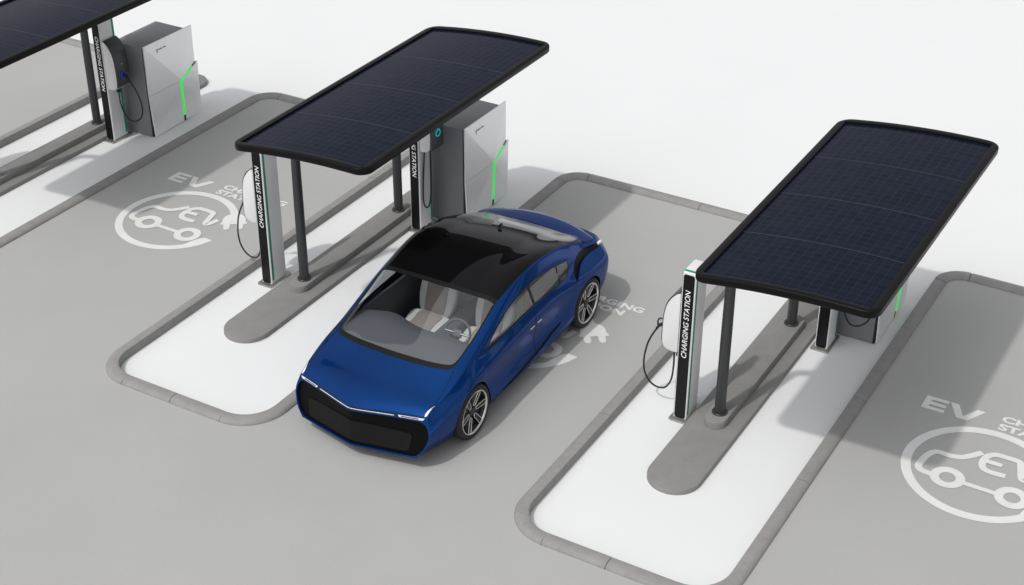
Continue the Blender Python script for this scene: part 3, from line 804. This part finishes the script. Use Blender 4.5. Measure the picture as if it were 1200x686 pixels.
CT[:, -1, 1] = Frear(CT[:, -1, 0], CT[:, -1, 2])
CT = np.concatenate([CT, (CT[7:8] * np.array([-1, 1, 1])), (CT[6:7] * np.array([-1, 1, 1]))], 0)
KBx = np.concatenate([KB, [2 * KB[8] - KB[7], 2 * KB[8] - KB[6]]])
def herm(K, Vv, q):
    """K (n,), Vv (n,...) -> interpolation at q (m,): (m,...)"""
    n = len(K); h = np.diff(K); sh = (slice(None),) + (None,) * (Vv.ndim - 1)
    d = np.diff(Vv, axis=0) / h[sh]
    m_ = np.empty_like(Vv); m_[0] = d[0]; m_[-1] = d[-1]
    m_[1:-1] = (d[:-1] * h[1:][sh] + d[1:] * h[:-1][sh]) / (h[:-1] + h[1:])[sh]
    i = np.clip(np.searchsorted(K, q, side='right') - 1, 0, n - 2); t = (q - K[i]) / h[i]
    t2 = t * t; t3 = t2 * t
    f = lambda a: a[sh]
    return f(2 * t3 - 3 * t2 + 1) * Vv[i] + f((t3 - 2 * t2 + t) * h[i]) * m_[i] + f(-2 * t3 + 3 * t2) * Vv[i + 1] + f((t3 - t2) * h[i]) * m_[i + 1]
def body_S(Q):
    """Q (N,2) of (t,b) -> (N,3)"""
    Q = np.asarray(Q, float); t, b = Q[:, 0], Q[:, 1]
    A = herm(KT, np.transpose(CT, (1, 0, 2)), t)          # (N,11,3) all curves at t
    # interpolate across curves individually per row
    n = len(KBx); h = np.diff(KBx); d = np.diff(A, axis=1) / h[None, :, None]
    m_ = np.empty_like(A); m_[:, 0] = d[:, 0]; m_[:, -1] = d[:, -1]
    m_[:, 1:-1] = (d[:, :-1] * h[1:][None, :, None] + d[:, 1:] * h[:-1][None, :, None]) / (h[:-1] + h[1:])[None, :, None]
    i = np.clip(np.searchsorted(KBx, b, side='right') - 1, 0, n - 2); s = ((b - KBx[i]) / h[i]); r_ = np.arange(len(b))
    s2 = s * s; s3 = s2 * s; hi = h[i]
    c = lambda a: a[:, None]
    return c(2 * s3 - 3 * s2 + 1) * A[r_, i] + c((s3 - 2 * s2 + s) * hi) * m_[r_, i] + c(-2 * s3 + 3 * s2) * A[r_, i + 1] + c((s3 - s2) * hi) * m_[r_, i + 1]
class Patch:
    def __init__(s, S, us, vs):
        s.S = S; U, Vv = np.meshgrid(us, vs, indexing='ij'); s.Q = np.stack([U.ravel(), Vv.ravel()], 1).tolist()
        n = len(vs); s.polys = []
        for i in range(len(us) - 1):
            for j in range(n - 1): s.polys.append((i * n + j, (i + 1) * n + j, (i + 1) * n + j + 1, i * n + j + 1))
        s.X = S(np.array(s.Q)).tolist(); s.fix = {}
    def clip(s, polys, phi):
        """split polys in two: phi<0 and phi>=0.  phi(X (N,3)) -> (N,)"""
        used = sorted({i for p in polys for i in p}); val = dict(zip(used, phi(np.array([s.X[i] for i in used])))) if used else {}
        ins, out, cache, newq = [], [], {}, []
        base = len(s.Q)
        def cut(a, b):
            k = (min(a, b), max(a, b))
            if k not in cache:
                fa, fb = val[a], val[b]; t = fa / (fa - fb); t = min(max(t, .001), .999)
                q = [s.Q[a][c] + (s.Q[b][c] - s.Q[a][c]) * t for c in (0, 1)]
                cache[k] = base + len(newq); newq.append(q)
            return cache[k]
        for p in polys:
            sg = [val[i] < 0 for i in p]
            if all(sg): ins.append(p); continue
            if not any(sg): out.append(p); continue
            A, B = [], []
            for k in range(len(p)):
                a, b = p[k], p[(k + 1) % len(p)]; sa, sb = val[a] < 0, val[b] < 0
                (A if sa else B).append(a)
                if sa != sb: c = cut(a, b); A.append(c); B.append(c)
            if len(A) > 2: ins.append(tuple(A))
            if len(B) > 2: out.append(tuple(B))
        if newq:
            s.Q += newq; s.X += s.S(np.array(newq)).tolist()
        return ins, out
    def part(s, name, polys, m, parent, off=0.0, skirt=.012, sides=(1,), label=None):
        used = sorted({i for p in polys for i in p}); idx = {v: k for k, v in enumerate(used)}
        Q = np.array([s.Q[i] for i in used]); e = 1e-3
        X = np.array([s.X[i] for i in used])
        du = s.S(Q + [e, 0]) - s.S(Q - [e, 0]); dv = s.S(Q + [0, e]) - s.S(Q - [0, e])
        N = np.cross(du, dv); N /= np.maximum(np.linalg.norm(N, axis=1), 1e-9)[:, None]
        X = X + N * off
        V, F, NN = [], [], []
        cnt = {}
        for p in polys:
            for k in range(len(p)):
                a, b = p[k], p[(k + 1) % len(p)]; cnt[(a, b)] = 1
        bd = [(a, b) for (a, b) in cnt if (b, a) not in cnt]
        for sd in sides:
            o = len(V); mir = np.array([sd, 1, 1])
            V += (X * mir).tolist(); NN += (N * mir).tolist()
            for p in polys:
                q = [idx[i] + o for i in p]; F.append(tuple(q) if sd > 0 else tuple(reversed(q)))
            if skirt:
                for a, b in bd:
                    ia, ib = idx[a], idx[b]
                    if len(sides) == 2 and abs(X[ia][0]) < 1e-5 and abs(X[ib][0]) < 1e-5: continue
                    o2 = len(V); q = [X[ia], X[ib], X[ib] - N[ib] * skirt, X[ia] - N[ia] * skirt]
                    nn = np.cross(X[ib] - X[ia], -N[ia]); nn = -nn; L = np.linalg.norm(nn); nn = nn / L if L > 1e-9 else N[ia]
                    V += [(v * mir).tolist() for v in q]; NN += [(nn * mir).tolist()] * 4
                    f_ = (o2 + 1, o2, o2 + 3, o2 + 2); F.append(f_ if sd > 0 else tuple(reversed(f_)))
        me = mesh(name, V, F, m, smooth=True)
        me.normals_split_custom_set_from_vertices(NN)
        return link(name, me, parent, **({'label': label} if label else {}))
def poly_sdf(P):
    P = np.array(P, float); A = P; B = np.roll(P, -1, 0)
    def f(U):
        U = np.asarray(U)[:, None, :]; e = (B - A)[None]; w_ = U - A[None]
        t = np.clip((w_ * e).sum(2) / np.maximum((e * e).sum(2), 1e-12), 0, 1)
        d = np.sqrt(((w_ - e * t[..., None]) ** 2).sum(2)).min(1)
        c1_ = A[None, :, 1] > U[..., 1]; c2_ = B[None, :, 1] > U[..., 1]
        xi = A[None, :, 0] + (U[..., 1] - A[None, :, 1]) * (B - A)[None, :, 0] / np.where(np.abs((B - A)[None, :, 1]) < 1e-12, 1e-12, (B - A)[None, :, 1])
        ins = ((c1_ != c2_) & (U[..., 0] < xi)).sum(1) % 2 == 1
        return np.where(ins, -d, d)
    return f
def smooth_poly(P, k=5): return [tuple(p[:2]) for p in catmull([(x, y, 0) for x, y in P], k, True)]
def YZ(f): return lambda X: f(X[:, 1:3])
def XY(f): return lambda X: f(np.abs(X[:, 0:2]) * np.array([1, 0]) + X[:, 0:2] * np.array([0, 1]))
def symP(P):  # mirror right-half outline given from centre front to centre rear
    return P + [(-x, y) for x, y in reversed(P) if abs(x) > 1e-6]
us = np.unique(np.concatenate([np.linspace(-2.2, 2.22, 150), KT])); vs_ = np.linspace(0, KB[8], 64)
BP = Patch(body_S, us, vs_)
polys = BP.polys
FWY, RWY, WZ, WR = -1.355, 1.50, .35, .35
# wheel arches
for wy in (FWY, RWY):
    side = [p for p in polys if BP.Q[p[0]][1] < .75]; rest = [p for p in polys if BP.Q[p[0]][1] >= .75]
    ins, out = BP.clip(side, lambda X, wy=wy: np.hypot(X[:, 1] - wy, X[:, 2] - WZ) - .378)
    polys = out + rest
lo = [p for p in polys if BP.Q[p[0]][1] < 1.07]; hi = [p for p in polys if BP.Q[p[0]][1] >= 1.07]
# --- side glass
WIN = smooth_poly([(-.955, .945), (-.80, 1.045), (-.62, 1.14), (-.45, 1.213), (-.18, 1.273), (.10, 1.302), (.38, 1.298), (.63, 1.262), (.86, 1.215), (1.02, 1.178), (1.12, 1.150), (1.145, 1.11), (1.125, 1.04), (1.06, .985), (.94, .962), (.5, .978), (.08, .985), (-.4, .968), (-.75, .948)], 4)
win, lo = BP.clip(lo, YZ(poly_sdf(WIN)))
INW = poly_sdf(WIN)
gl, trim = BP.clip(win, lambda X: INW(X[:, 1:3]) + .014)
for yb in (.20, .855):
    fld = lambda X, yb=yb: np.abs(X[:, 1] - (yb + (X[:, 2] - 1.0) * (-.30 if yb < .5 else -.16))) - (.022 if yb < .5 else .012)
    bar, gl = BP.clip(gl, fld); trim = trim + bar
BP.part('window_trim', trim, 'satin_black', CAR, .001, .01, (1,)); BP.part('window_trim', trim, 'satin_black', CAR, .001, .01, (-1,))
def gsplit(gl, a, b):
    return [p for p in gl if a <= np.mean([BP.X[i][1] for i in p]) < b]
for nm, a, b in (('front_window', -2, .17), ('rear_window', .17, .84), ('quarter_window', .84, 2)):
    for sd in (1, -1): BP.part(nm, gsplit(gl, a, b), 'side_glass', CAR, -.003, 0, (sd,))
# --- sail recess behind the side window, its shade put in as black
RECESS = smooth_poly([(1.19, .90), (1.24, .99), (1.34, 1.06), (1.50, 1.075), (1.72, 1.03), (1.92, .98), (2.10, .945), (2.08, .928), (1.93, .935), (1.72, .955), (1.55, .965), (1.42, .945), (1.30, .885), (1.20, .82)], 4)
recess, lo = BP.clip(lo, YZ(poly_sdf(RECESS)))
for sd in (1, -1): BP.part('recess_shade', recess, 'grille_black', CAR, -.02, 0, (sd,))
# --- dark sculpted slash low on the doors
SLASH = smooth_poly([(-.88, .275), (-.5, .30), (0, .34), (.4, .385), (.80, .445), (.90, .455), (.80, .41), (.45, .345), (.1, .30), (-.4, .265)], 4)
sla, lo = BP.clip(lo, YZ(poly_sdf(SLASH)))
for sd in (1, -1): BP.part('side_slash', sla, 'satin_black', CAR, -.012, 0, (sd,))
# --- doors with dark joints
FD = smooth_poly([(-.95, .90), (-.99, .78), (-.975, .56), (-.92, .36), (-.82, .265), (-.5, .25), (0, .25), (.13, .25), (.145, .27), (.15, .5), (.155, .75), (.155, 1.03), (.1, 1.10), (-.3, 1.07), (-.75, 1.0)], 4)
RD = smooth_poly([(.16, .27), (.175, .25), (.6, .255), (.86, .30), (.99, .44), (1.05, .60), (1.14, .76), (1.19, .88), (1.17, 1.0), (1.08, 1.05), (.6, 1.09), (.3, 1.09), (.165, 1.02), (.165, .75), (.165, .5)], 4)
doors = []
for nm, D_, hy in (('front_door', FD, .074), ('rear_door', RD, .245)):
    f_ = poly_sdf(D_)
    inn, lo = BP.clip(lo, YZ(f_))
    d_in, jn = BP.clip(inn, lambda X, f_=f_: f_(X[:, 1:3]) + .0035)
    for sd in (1, -1):
        BP.part('door_joint', jn, 'gap_black', CAR, -.006, 0, (sd,))
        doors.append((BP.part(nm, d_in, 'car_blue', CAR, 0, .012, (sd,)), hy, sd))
for dr, hy, sd in doors:
    q = np.array([[hy, .525]]); X0 = body_S(q)[0]
    hb = box_bm(X0[0] - .008, X0[0] + .009, hy - .052, hy + .052, X0[2] - .011, X0[2] + .011, .006)
    if sd < 0:
        for v in hb.verts: v.co.x *= -1
    link('handle', bm_mesh('handle', hb, 'chrome', 40), dr)
# --- windshield with black border, roof, rear window, hood
WSO = symP([(0, -1.62), (.30, -1.605), (.58, -1.57), (.75, -1.53), (.80, -1.49), (.822, -1.42), (.828, -1.20), (.825, -.93), (.818, -.65), (.812, -.455), (.4, -.465), (0, -.475)])
WSI = smooth_poly(symP([(0, -1.545), (.30, -1.53), (.58, -1.50), (.72, -1.47), (.785, -1.43), (.805, -1.36), (.811, -1.20), (.808, -.93), (.800, -.65), (.793, -.535), (.775, -.512), (.4, -.522), (0, -.532)]), 3)
f_ = poly_sdf(WSO); ws, hi = BP.clip(hi, lambda X: f_(X[:, :2]))
f2 = poly_sdf(WSI); wsg, wsb = BP.clip(ws, lambda X: f2(X[:, :2]))
WSH = BP.part('windshield', wsg, 'windshield_glass', CAR, -.002, 0, (1, -1))
BP.part('windshield_border', wsb, 'satin_black', CAR, .001, .012, (1, -1))
RFO = symP([(0, -.475), (.4, -.465), (.812, -.455), (.825, -.2), (.838, .2), (.838, .6), (.830, .9), (.805, 1.15), (.797, 1.225), (.4, 1.285), (0, 1.305)])
f3 = poly_sdf(RFO); rf, hi = BP.clip(hi, lambda X: f3(X[:, :2]))
ROOF = BP.part('roof', rf, 'gloss_black', CAR, 0, .012, (1, -1))
RWO = symP([(0, 1.305), (.4, 1.285), (.797, 1.225), (.785, 1.45), (.782, 1.755), (.4, 1.80), (0, 1.815)])
f4 = poly_sdf(RWO); rw, hi = BP.clip(hi, lambda X: f4(X[:, :2]))
BP.part('back_window', rw, 'rear_glass', CAR, -.003, 0, (1, -1))
# hood
HDO = symP([(0, -2.7), (1.1, -2.7), (.875, -2.04), (.882, -1.93), (.872, -1.75), (.845, -1.5), (.828, -1.42), (.822, -1.42), (.80, -1.49), (.75, -1.53), (.58, -1.57), (.30, -1.605), (0, -1.62)])
f5 = poly_sdf(HDO)
allp = lo + hi
zsel = [p for p in allp if BP.X[p[0]][2] > .64]; zrest = [p for p in allp if BP.X[p[0]][2] <= .64]
hd, oth = BP.clip(zsel, lambda X: f5(X[:, :2]))
hin, hj = BP.clip(hd, lambda X: f5(X[:, :2]) + .004)
hj_side = [p for p in hj if abs(np.mean([BP.X[i][0] for i in p])) > .83]; hj_rest = [p for p in hj if p not in set(hj_side)]
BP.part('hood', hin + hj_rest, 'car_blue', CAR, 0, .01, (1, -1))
for sd in (1, -1): BP.part('hood_joint', hj_side, 'gap_black', CAR, -.006, 0, (sd,))
# spoiler lip line: everything else is the body shell
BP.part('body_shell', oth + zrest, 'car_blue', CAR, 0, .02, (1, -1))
# --- front fascia
ring = [(CT[k, 0, 0], CT[k, 0, 2]) for k in range(9)]
rq = body_S(np.array([[-2.2, b] for b in np.linspace(0, KB[8], 60)]))
ringd = [(p[0], p[2]) for p in rq]
dom = [(0, .182), (.4, .186), (.72, .19)] + ringd
dom = dom + [(-x, z) for x, z in reversed(dom) if abs(x) > 1e-6]
def fas_S(Q):
    Q = np.asarray(Q, float); return np.stack([Q[:, 0], Ffront(Q[:, 0], Q[:, 1]), Q[:, 1]], 1)
FPch = Patch(fas_S, np.linspace(-1.0, 1.0, 121), np.linspace(.14, .76, 38))
XZ = lambda f: (lambda X: f(X[:, [0, 2]]))
fin, _ = FPch.clip(FPch.polys, XZ(poly_sdf(dom)))
GR = smooth_poly(symP([(0, .200), (.35, .203), (.65, .206), (.80, .220), (.875, .285), (.925, .41), (.928, .49), (.90, .58), (.84, .634), (.75, .648), (.55, .655), (.3, .655), (0, .650)]), 3)
grl, fin = FPch.clip(fin, XZ(poly_sdf(GR)))
FAS = FPch.part('front_bumper', fin, 'car_blue', CAR, 0, .034, (1,))
GRI = FPch.part('grille', grl, 'grille_black', CAR, -.028, 0, (1,))
mid = smooth_poly(symP([(0, .235), (.35, .24), (.66, .248), (.71, .28), (.725, .40), (.705, .47), (.3, .50), (0, .505)]), 2)
pan, _ = FPch.clip(grl, XZ(poly_sdf(mid)))
FPch.part('grille_panel', pan, 'grille_mesh', GRI, -.020, .01, (1,))
# light strip along the hood edge: dark groove, thin white line, headlamp units
def on_fascia(name, P, m, parent, off):
    base = Patch(fas_S, np.linspace(min(p[0] for p in P) - .01, max(p[0] for p in P) + .01, 60), np.linspace(min(p[1] for p in P) - .006, max(p[1] for p in P) + .006, 14))
    i_, _ = base.clip(base.polys, XZ(poly_sdf(P))); return base.part(name, i_, m, parent, off, off + .004, (1,))
zt_ = lambda x: .690 - .006 * (abs(x) / .85) ** 2
groove = [(x, zt_(x) - .019) for x in np.linspace(-.86, .86, 41)] + [(x, zt_(x) + .012) for x in np.linspace(.86, -.86, 41)]
LS = on_fascia('light_bar', groove, 'gap_black', CAR, .002)
for s in (-1, 1):
    xs = np.linspace(.0 if s > 0 else -.52, .52 if s > 0 else 0, 24)
    on_fascia('light_line', [(x, zt_(x) - .007) for x in xs] + [(x, zt_(x) + .001) for x in reversed(xs)], 'lamp_white', LS, .006)
    a = [(s * .575, zt_(.555) - .015), (s * .845, zt_(.84) - .018), (s * .865, zt_(.84) + .008), (s * .56, zt_(.545) + .010)]
    if s < 0: a = list(reversed(a))
    hl = on_fascia('headlight', a, 'lamp_white', CAR, .005)
    a = [(s * .60, zt_(.56) - .008), (s * .80, zt_(.78) - .010), (s * .79, zt_(.78) + .001), (s * .593, zt_(.56) + .002)]
    if s < 0: a = list(reversed(a))
    on_fascia('lens', a, 'gap_black', hl, .0075)
# pointed lamp ends running back along the hood joint
TIP = poly_sdf([(.845, -2.16), (.875, -2.14), (.880, -2.04), (.893, -1.96), (.868, -2.04), (.853, -2.085)])
tp, _ = BP.clip([p for p in hd + oth if BP.X[p[0]][1] < -1.8], lambda X: TIP(X[:, :2]))
for sd in (1, -1): BP.part('lamp_tip', tp, 'lamp_white', CAR, .004, .004, (sd,))
# --- rear fascia
rq = body_S(np.array([[2.22, b] for b in np.linspace(0, KB[8], 60)]))
dom = [(0, .28), (.5, .29)] + [(p[0], p[2]) for p in rq]; dom = dom + [(-x, z) for x, z in reversed(dom) if abs(x) > 1e-6]
def rear_S(Q):
    Q = np.asarray(Q, float); return np.stack([-Q[:, 0], Frear(Q[:, 0], Q[:, 1]), Q[:, 1]], 1)
RP = Patch(rear_S, np.linspace(-1.0, 1.0, 67), np.linspace(.2, 1.05, 36))
rin, _ = RP.clip(RP.polys, XZ(poly_sdf(dom)))
lamp, rin = RP.clip(rin, XZ(poly_sdf([(-.78, .80), (.78, .80), (.78, .85), (-.78, .85)])))
low, rin = RP.clip(rin, XZ(poly_sdf([(-.7, .20), (.7, .20), (.66, .46), (-.66, .46)])))
RP.part('rear_bumper', rin, 'car_blue', CAR, 0, .03, (1,)); RP.part('diffuser', low, 'satin_black', CAR, -.03, 0, (1,))
mat('tail_red', (.30, .012, .012), .2, coat=.8); RP.part('tail_light', lamp, 'tail_red', CAR, .002, .006, (1,))
for sd in (1, -1):   # small bright corner lamp under the spoiler end
    X0 = body_S(np.array([[2.12, .80]]))[0]
    q = box_bm(X0[0] - .03, X0[0] + .012, X0[1] - .045, X0[1] + .05, X0[2] - .024, X0[2] + .022, .012)
    if sd < 0:
        for v in q.verts: v.co.x *= -1
    link('corner_lamp', bm_mesh('corner_lamp', q, 'lamp_white', 40), CAR)
# --- spoiler blade
V, F = [], []; xs = np.linspace(-.815, .815, 33)
for x in xs:
    a = abs(x) / .815; y0 = 1.80 - .05 * a * a; y1 = 2.20 - .16 * a ** 2.2
    z0 = 1.126 - .045 * a * a; z1 = 1.055 - .075 * a * a
    for y, z in ((y0, z0 + .006), (y0 + .35 * (y1 - y0), z0 + .014 - (z0 - z1) * .25), (y0 + .75 * (y1 - y0), z0 + .02 - (z0 - z1) * .62), (y1, z1 + .018), (y1 + .006, z1 + .006), (y1 - .02, z1 - .012), (y0 + .1, z0 - .05)): V.append((x, y, z))
for i in range(len(xs) - 1):
    for j in range(7): F.append((i * 7 + j, (i + 1) * 7 + j, (i + 1) * 7 + (j + 1) % 7, i * 7 + (j + 1) % 7))
F.append(tuple(reversed(range(7)))); F.append(tuple(range((len(xs) - 1) * 7, len(xs) * 7)))
link('spoiler', mesh('spoiler', V, F, 'car_blue', angle=50), CAR)
# --- antenna fin
fin_m = ext_prof([(0, 0), (.055, .045), (.105, .05), (.115, 0)], -.014, .014, 'antenna', 'gloss_black', .005)
an = link('antenna', fin_m, CAR); X0 = body_S(np.array([[.92, KB[8]]]))[0]; an.location = (0, X0[1], X0[2] - .008); an.rotation_euler = (-.13, 0, math.pi / 2)
# --- underbody and wheel wells
box('underbody', (-.80, .80, -1.95, 2.05, .185, .235), 'satin_black', CAR, .01)
def well():
    V, F = [], []; n = 20
    for i in range(n + 1):
        a = math.radians(-8 + 196 * i / n)
        for x in (.62, 1.0): V.append((x, .39 * math.cos(a), .39 * math.sin(a)))
    for i in range(n): F.append((2 * i, 2 * i + 1, 2 * i + 3, 2 * i + 2))
    F.append(tuple(2 * i for i in range(n + 1)))
    return V, F
for wy in (FWY, RWY):
    for sd in (1, -1):
        V, F = well(); V = [((x - (.03 if x > .9 else 0)) * sd, y + wy, z + WZ) for x, y, z in V]
        link('wheel_well', mesh('wheel_well', V, F, 'satin_black'), CAR)
# --- wheels (axis x, outer face +x)
TY = lathe('tyre', [(.275, -.11), (.32, -.12), (.342, -.105), (.35, -.07), (.35, .07), (.343, .10), (.325, .118), (.29, .122), (.280, .112)], 'tyre', 56, 'x', 50)
RD_ = lathe('rim_dish', [(.0, .055), (.06, .058), (.15, .05), (.25, .06), (.268, .085), (.278, .112), (.276, -.11), (.24, -.11)], 'rim_black', 48, 'x', 40)
RR_ = lathe('rim_ring', [(.262, .100), (.266, .113), (.274, .119), (.281, .117), (.284, .108)], 'chrome', 56, 'x', 60)
def capsule(r0, r1, wd, x0, x1, ang):
    P = []
    for i in range(9):
        a = math.pi / 2 + math.pi * i / 8; P.append((r0 + wd * .75 + wd * .75 * math.cos(a), wd * .75 * math.sin(a)))
    for i in range(9):
        a = -math.pi / 2 + math.pi * i / 8; P.append((r1 - wd + wd * math.cos(a), wd * math.sin(a)))
    out = []
    for rr, tt in P:
        k = (rr - r0) / (r1 - r0); out.append((x0 + (x1 - x0) * k, rr * math.cos(ang) - tt * math.sin(ang), rr * math.sin(ang) + tt * math.cos(ang)))
    return out
def make_wheel(wy, sd):
    root = empty('wheel', (sd * .925, wy, WZ), 0 if sd > 0 else math.pi); root.parent = CAR
    link('tyre', TY, root)
    rim = link('rim', RD_, root)
    link('rim_ring', RR_, root)
    for k in range(6):
        a = math.radians(60 * k + (4 if wy < 0 else -3)); P = capsule(.075, .262, .032, .078, .106, a)
        link('spoke', tube('spoke', P, .0062, 'chrome', 8, closed=True), root)
        # dark web inside each loop
        n = len(P); link('spoke_web', mesh('spoke_web', [(p[0] - .004, p[1], p[2]) for p in P], [tuple(range(n))], 'rim_black'), root)
    link('hub', lathe('hub', [(0, .088), (.028, .087), (.05, .08), (.06, .06)], 'rim_black', 24, 'x'), root)
    return root
for wy in (FWY, RWY):
    for sd in (1, -1): make_wheel(wy, sd)
# --- cabin
def shell_box(name, x0, x1, y0, y1, z0, z1, m):
    V = [(x0, y0, z0), (x1, y0, z0), (x1, y1, z0), (x0, y1, z0), (x0, y0, z1), (x1, y0, z1), (x1, y1, z1), (x0, y1, z1)]
    F = [(0, 1, 2, 3), (0, 4, 5, 1), (1, 5, 6, 2), (2, 6, 7, 3), (3, 7, 4, 0)]
    return mesh(name, V, F, m)
link('cabin_tub', shell_box('cabin_tub', -.915, .915, -1.35, 1.60, .25, .90, 'trim_dark'), CAR)
# headliner keeps the cabin closed from above
V, F = [], []; ys = np.linspace(-.48, 1.28, 24); bs = np.linspace(1.14, KB[8], 12)
for y in ys:
    X = body_S(np.array([[y, b] for b in bs])); row = [(x, yy, z - .03) for x, yy, z in X]
    V += row + [(-x, yy, z) for x, yy, z in reversed(row[:-1])]
n = 2 * len(bs) - 1
for i in range(len(ys) - 1):
    for j in range(n - 1): F.append((i * n + j, (i + 1) * n + j, (i + 1) * n + j + 1, i * n + j + 1))
link('headliner', mesh('headliner', V, F, 'trim_dark', smooth=True), CAR)
box('parcel_shelf', (-.72, .72, 1.30, 2.0, .84, .87), 'trim_dark', CAR)
# dashboard: profile swept across the car with a raised binnacle
V, F = [], []; nx = 41
for i in range(nx):
    x = -.86 + 1.72 * i / (nx - 1); a = abs(x) / .86
    yf = -1.56 + .09 * a ** 3; bn = .02 * math.exp(-((x - .40) / .2) ** 2) + .03 * math.exp(-((x + .45) / .28) ** 2)
    back = -.86 - .16 * math.exp(-((x + .45) / .3) ** 2) * -.6
    for y, z in ((yf, .955 - .01 * a), (-1.3, .965 + bn * .4), (-1.1, .965 + bn), (back - .05, .945 + bn), (back, .90 + bn * .5), (back + .01, .84), (back - .06, .72), (back - .1, .45)): V.append((x, y, z))
for i in range(nx - 1):
    for j in range(7): F.append((i * 8 + j, (i + 1) * 8 + j, (i + 1) * 8 + j + 1, i * 8 + j + 1))
link('dashboard', mesh('dashboard', V, F, 'dash', angle=60), CAR)
box('centre_console', (-.11, .11, -.82, .55, .30, .62), 'dash', CAR, .04, 3)
def rbox(name, x0, x1, y0, y1, z0, z1, bev, m, parent, rot=None, piv=None):
    bm = box_bm(x0, x1, y0, y1, z0, z1, bev, 4)
    if rot: bmesh.ops.rotate(bm, verts=bm.verts[:], cent=piv, matrix=Matrix.Rotation(rot, 3, 'X'))
    return link(name, bm_mesh(name, bm, m, 50), parent)
def egg(P): return [p[:2] for p in catmull([(x, z, 0) for x, z in P], 5, True)]
SEAT_SHELL = ext_prof(egg([(-.17, -.04), (.17, -.04), (.265, .20), (.25, .46), (.15, .68), (0, .72), (-.15, .68), (-.25, .46), (-.265, .20)]), -.02, .09, 'backrest', 'seat_cream', .03, 60)
SEAT_PAD = ext_prof(egg([(-.12, .0), (.12, .0), (.155, .28), (.12, .60), (-.12, .60), (-.155, .28)]), -.04, .02, 'backrest_pad', 'seat_taupe', .018, 60)
CUSH_SHELL = prism('cushion', egg([(-.20, -.30), (.20, -.30), (.275, -.05), (.25, .22), (-.25, .22), (-.275, -.05)]), 0, .19, 'seat_cream', .04, 4, 60)
CUSH_PAD = prism('cushion_pad', egg([(-.15, -.27), (.15, -.27), (.165, .0), (.15, .20), (-.15, .20), (-.165, .0)]), .15, .205, 'seat_taupe', .02, 3, 60)
HEAD = bm_mesh('headrest', box_bm(-.13, .13, -.01, .075, .66, .83, .035, 4), 'seat_cream', 60)
def make_seat(x, y):
    s = empty('front_seat', (x, y, .33)); s.parent = CAR
    for m_ in (CUSH_SHELL, CUSH_PAD):
        q = link(m_.name, m_, s); q.rotation_euler.x = math.radians(7)
    for m_ in (SEAT_SHELL, SEAT_PAD, HEAD):
        q = link(m_.name, m_, s); q.location = (0, .22, .17); q.rotation_euler.x = math.radians(-20)
for x in (-.42, .42): make_seat(x, -.18)
s = empty('rear_seat', (0, .92, .32)); s.parent = CAR
rbox('cushion', -.68, .68, -.30, .22, 0, .18, .05, 'seat_cream', s, math.radians(6), (0, 0, .1))
rbox('backrest', -.68, .68, .18, .30, .12, .66, .05, 'seat_taupe', s, math.radians(-26), (0, .22, .12))
box('door_card', (-.91, -.865, -.85, 1.2, .30, .925), 'trim_dark', CAR, .012); box('door_card', (.865, .91, -.85, 1.2, .30, .925), 'trim_dark', CAR, .012)
sw = empty('steering_wheel', (.42, -.74, .92)); sw.parent = CAR; sw.rotation_euler = (math.radians(62), 0, 0)
link('wheel_rim', tube('wheel_rim', [(.175 * math.cos(2 * math.pi * i / 32), .165 * math.sin(2 * math.pi * i / 32), 0) for i in range(32)], .016, 'trim_dark', 10, True), sw)
link('hub', bm_mesh('hub', box_bm(-.06, .06, -.05, .045, -.03, .012, .015), 'dash', 40), sw)
for a in (0, 180, 270):
    ca, sa = math.cos(math.radians(a)), math.sin(math.radians(a))
    link('spoke', tube('spoke', [(.05 * ca, .05 * sa, 0), (.172 * ca, .165 * sa, 0)], .014, 'chrome', 8), sw)

for sd in (-1, 1):   # brown trimmed centre pillars
    q = box_bm(-.035, .035, -.05, .05, .0, .40, .012)
    bmesh.ops.rotate(q, verts=q.verts[:], cent=(0, 0, 0), matrix=Matrix.Rotation(-sd * .17, 3, 'Y'))
    for v in q.verts: v.co += Vector((sd * .875, .17, .90))
    link('pillar_trim', bm_mesh('pillar_trim', q, 'brown_trim', 40), CAR)
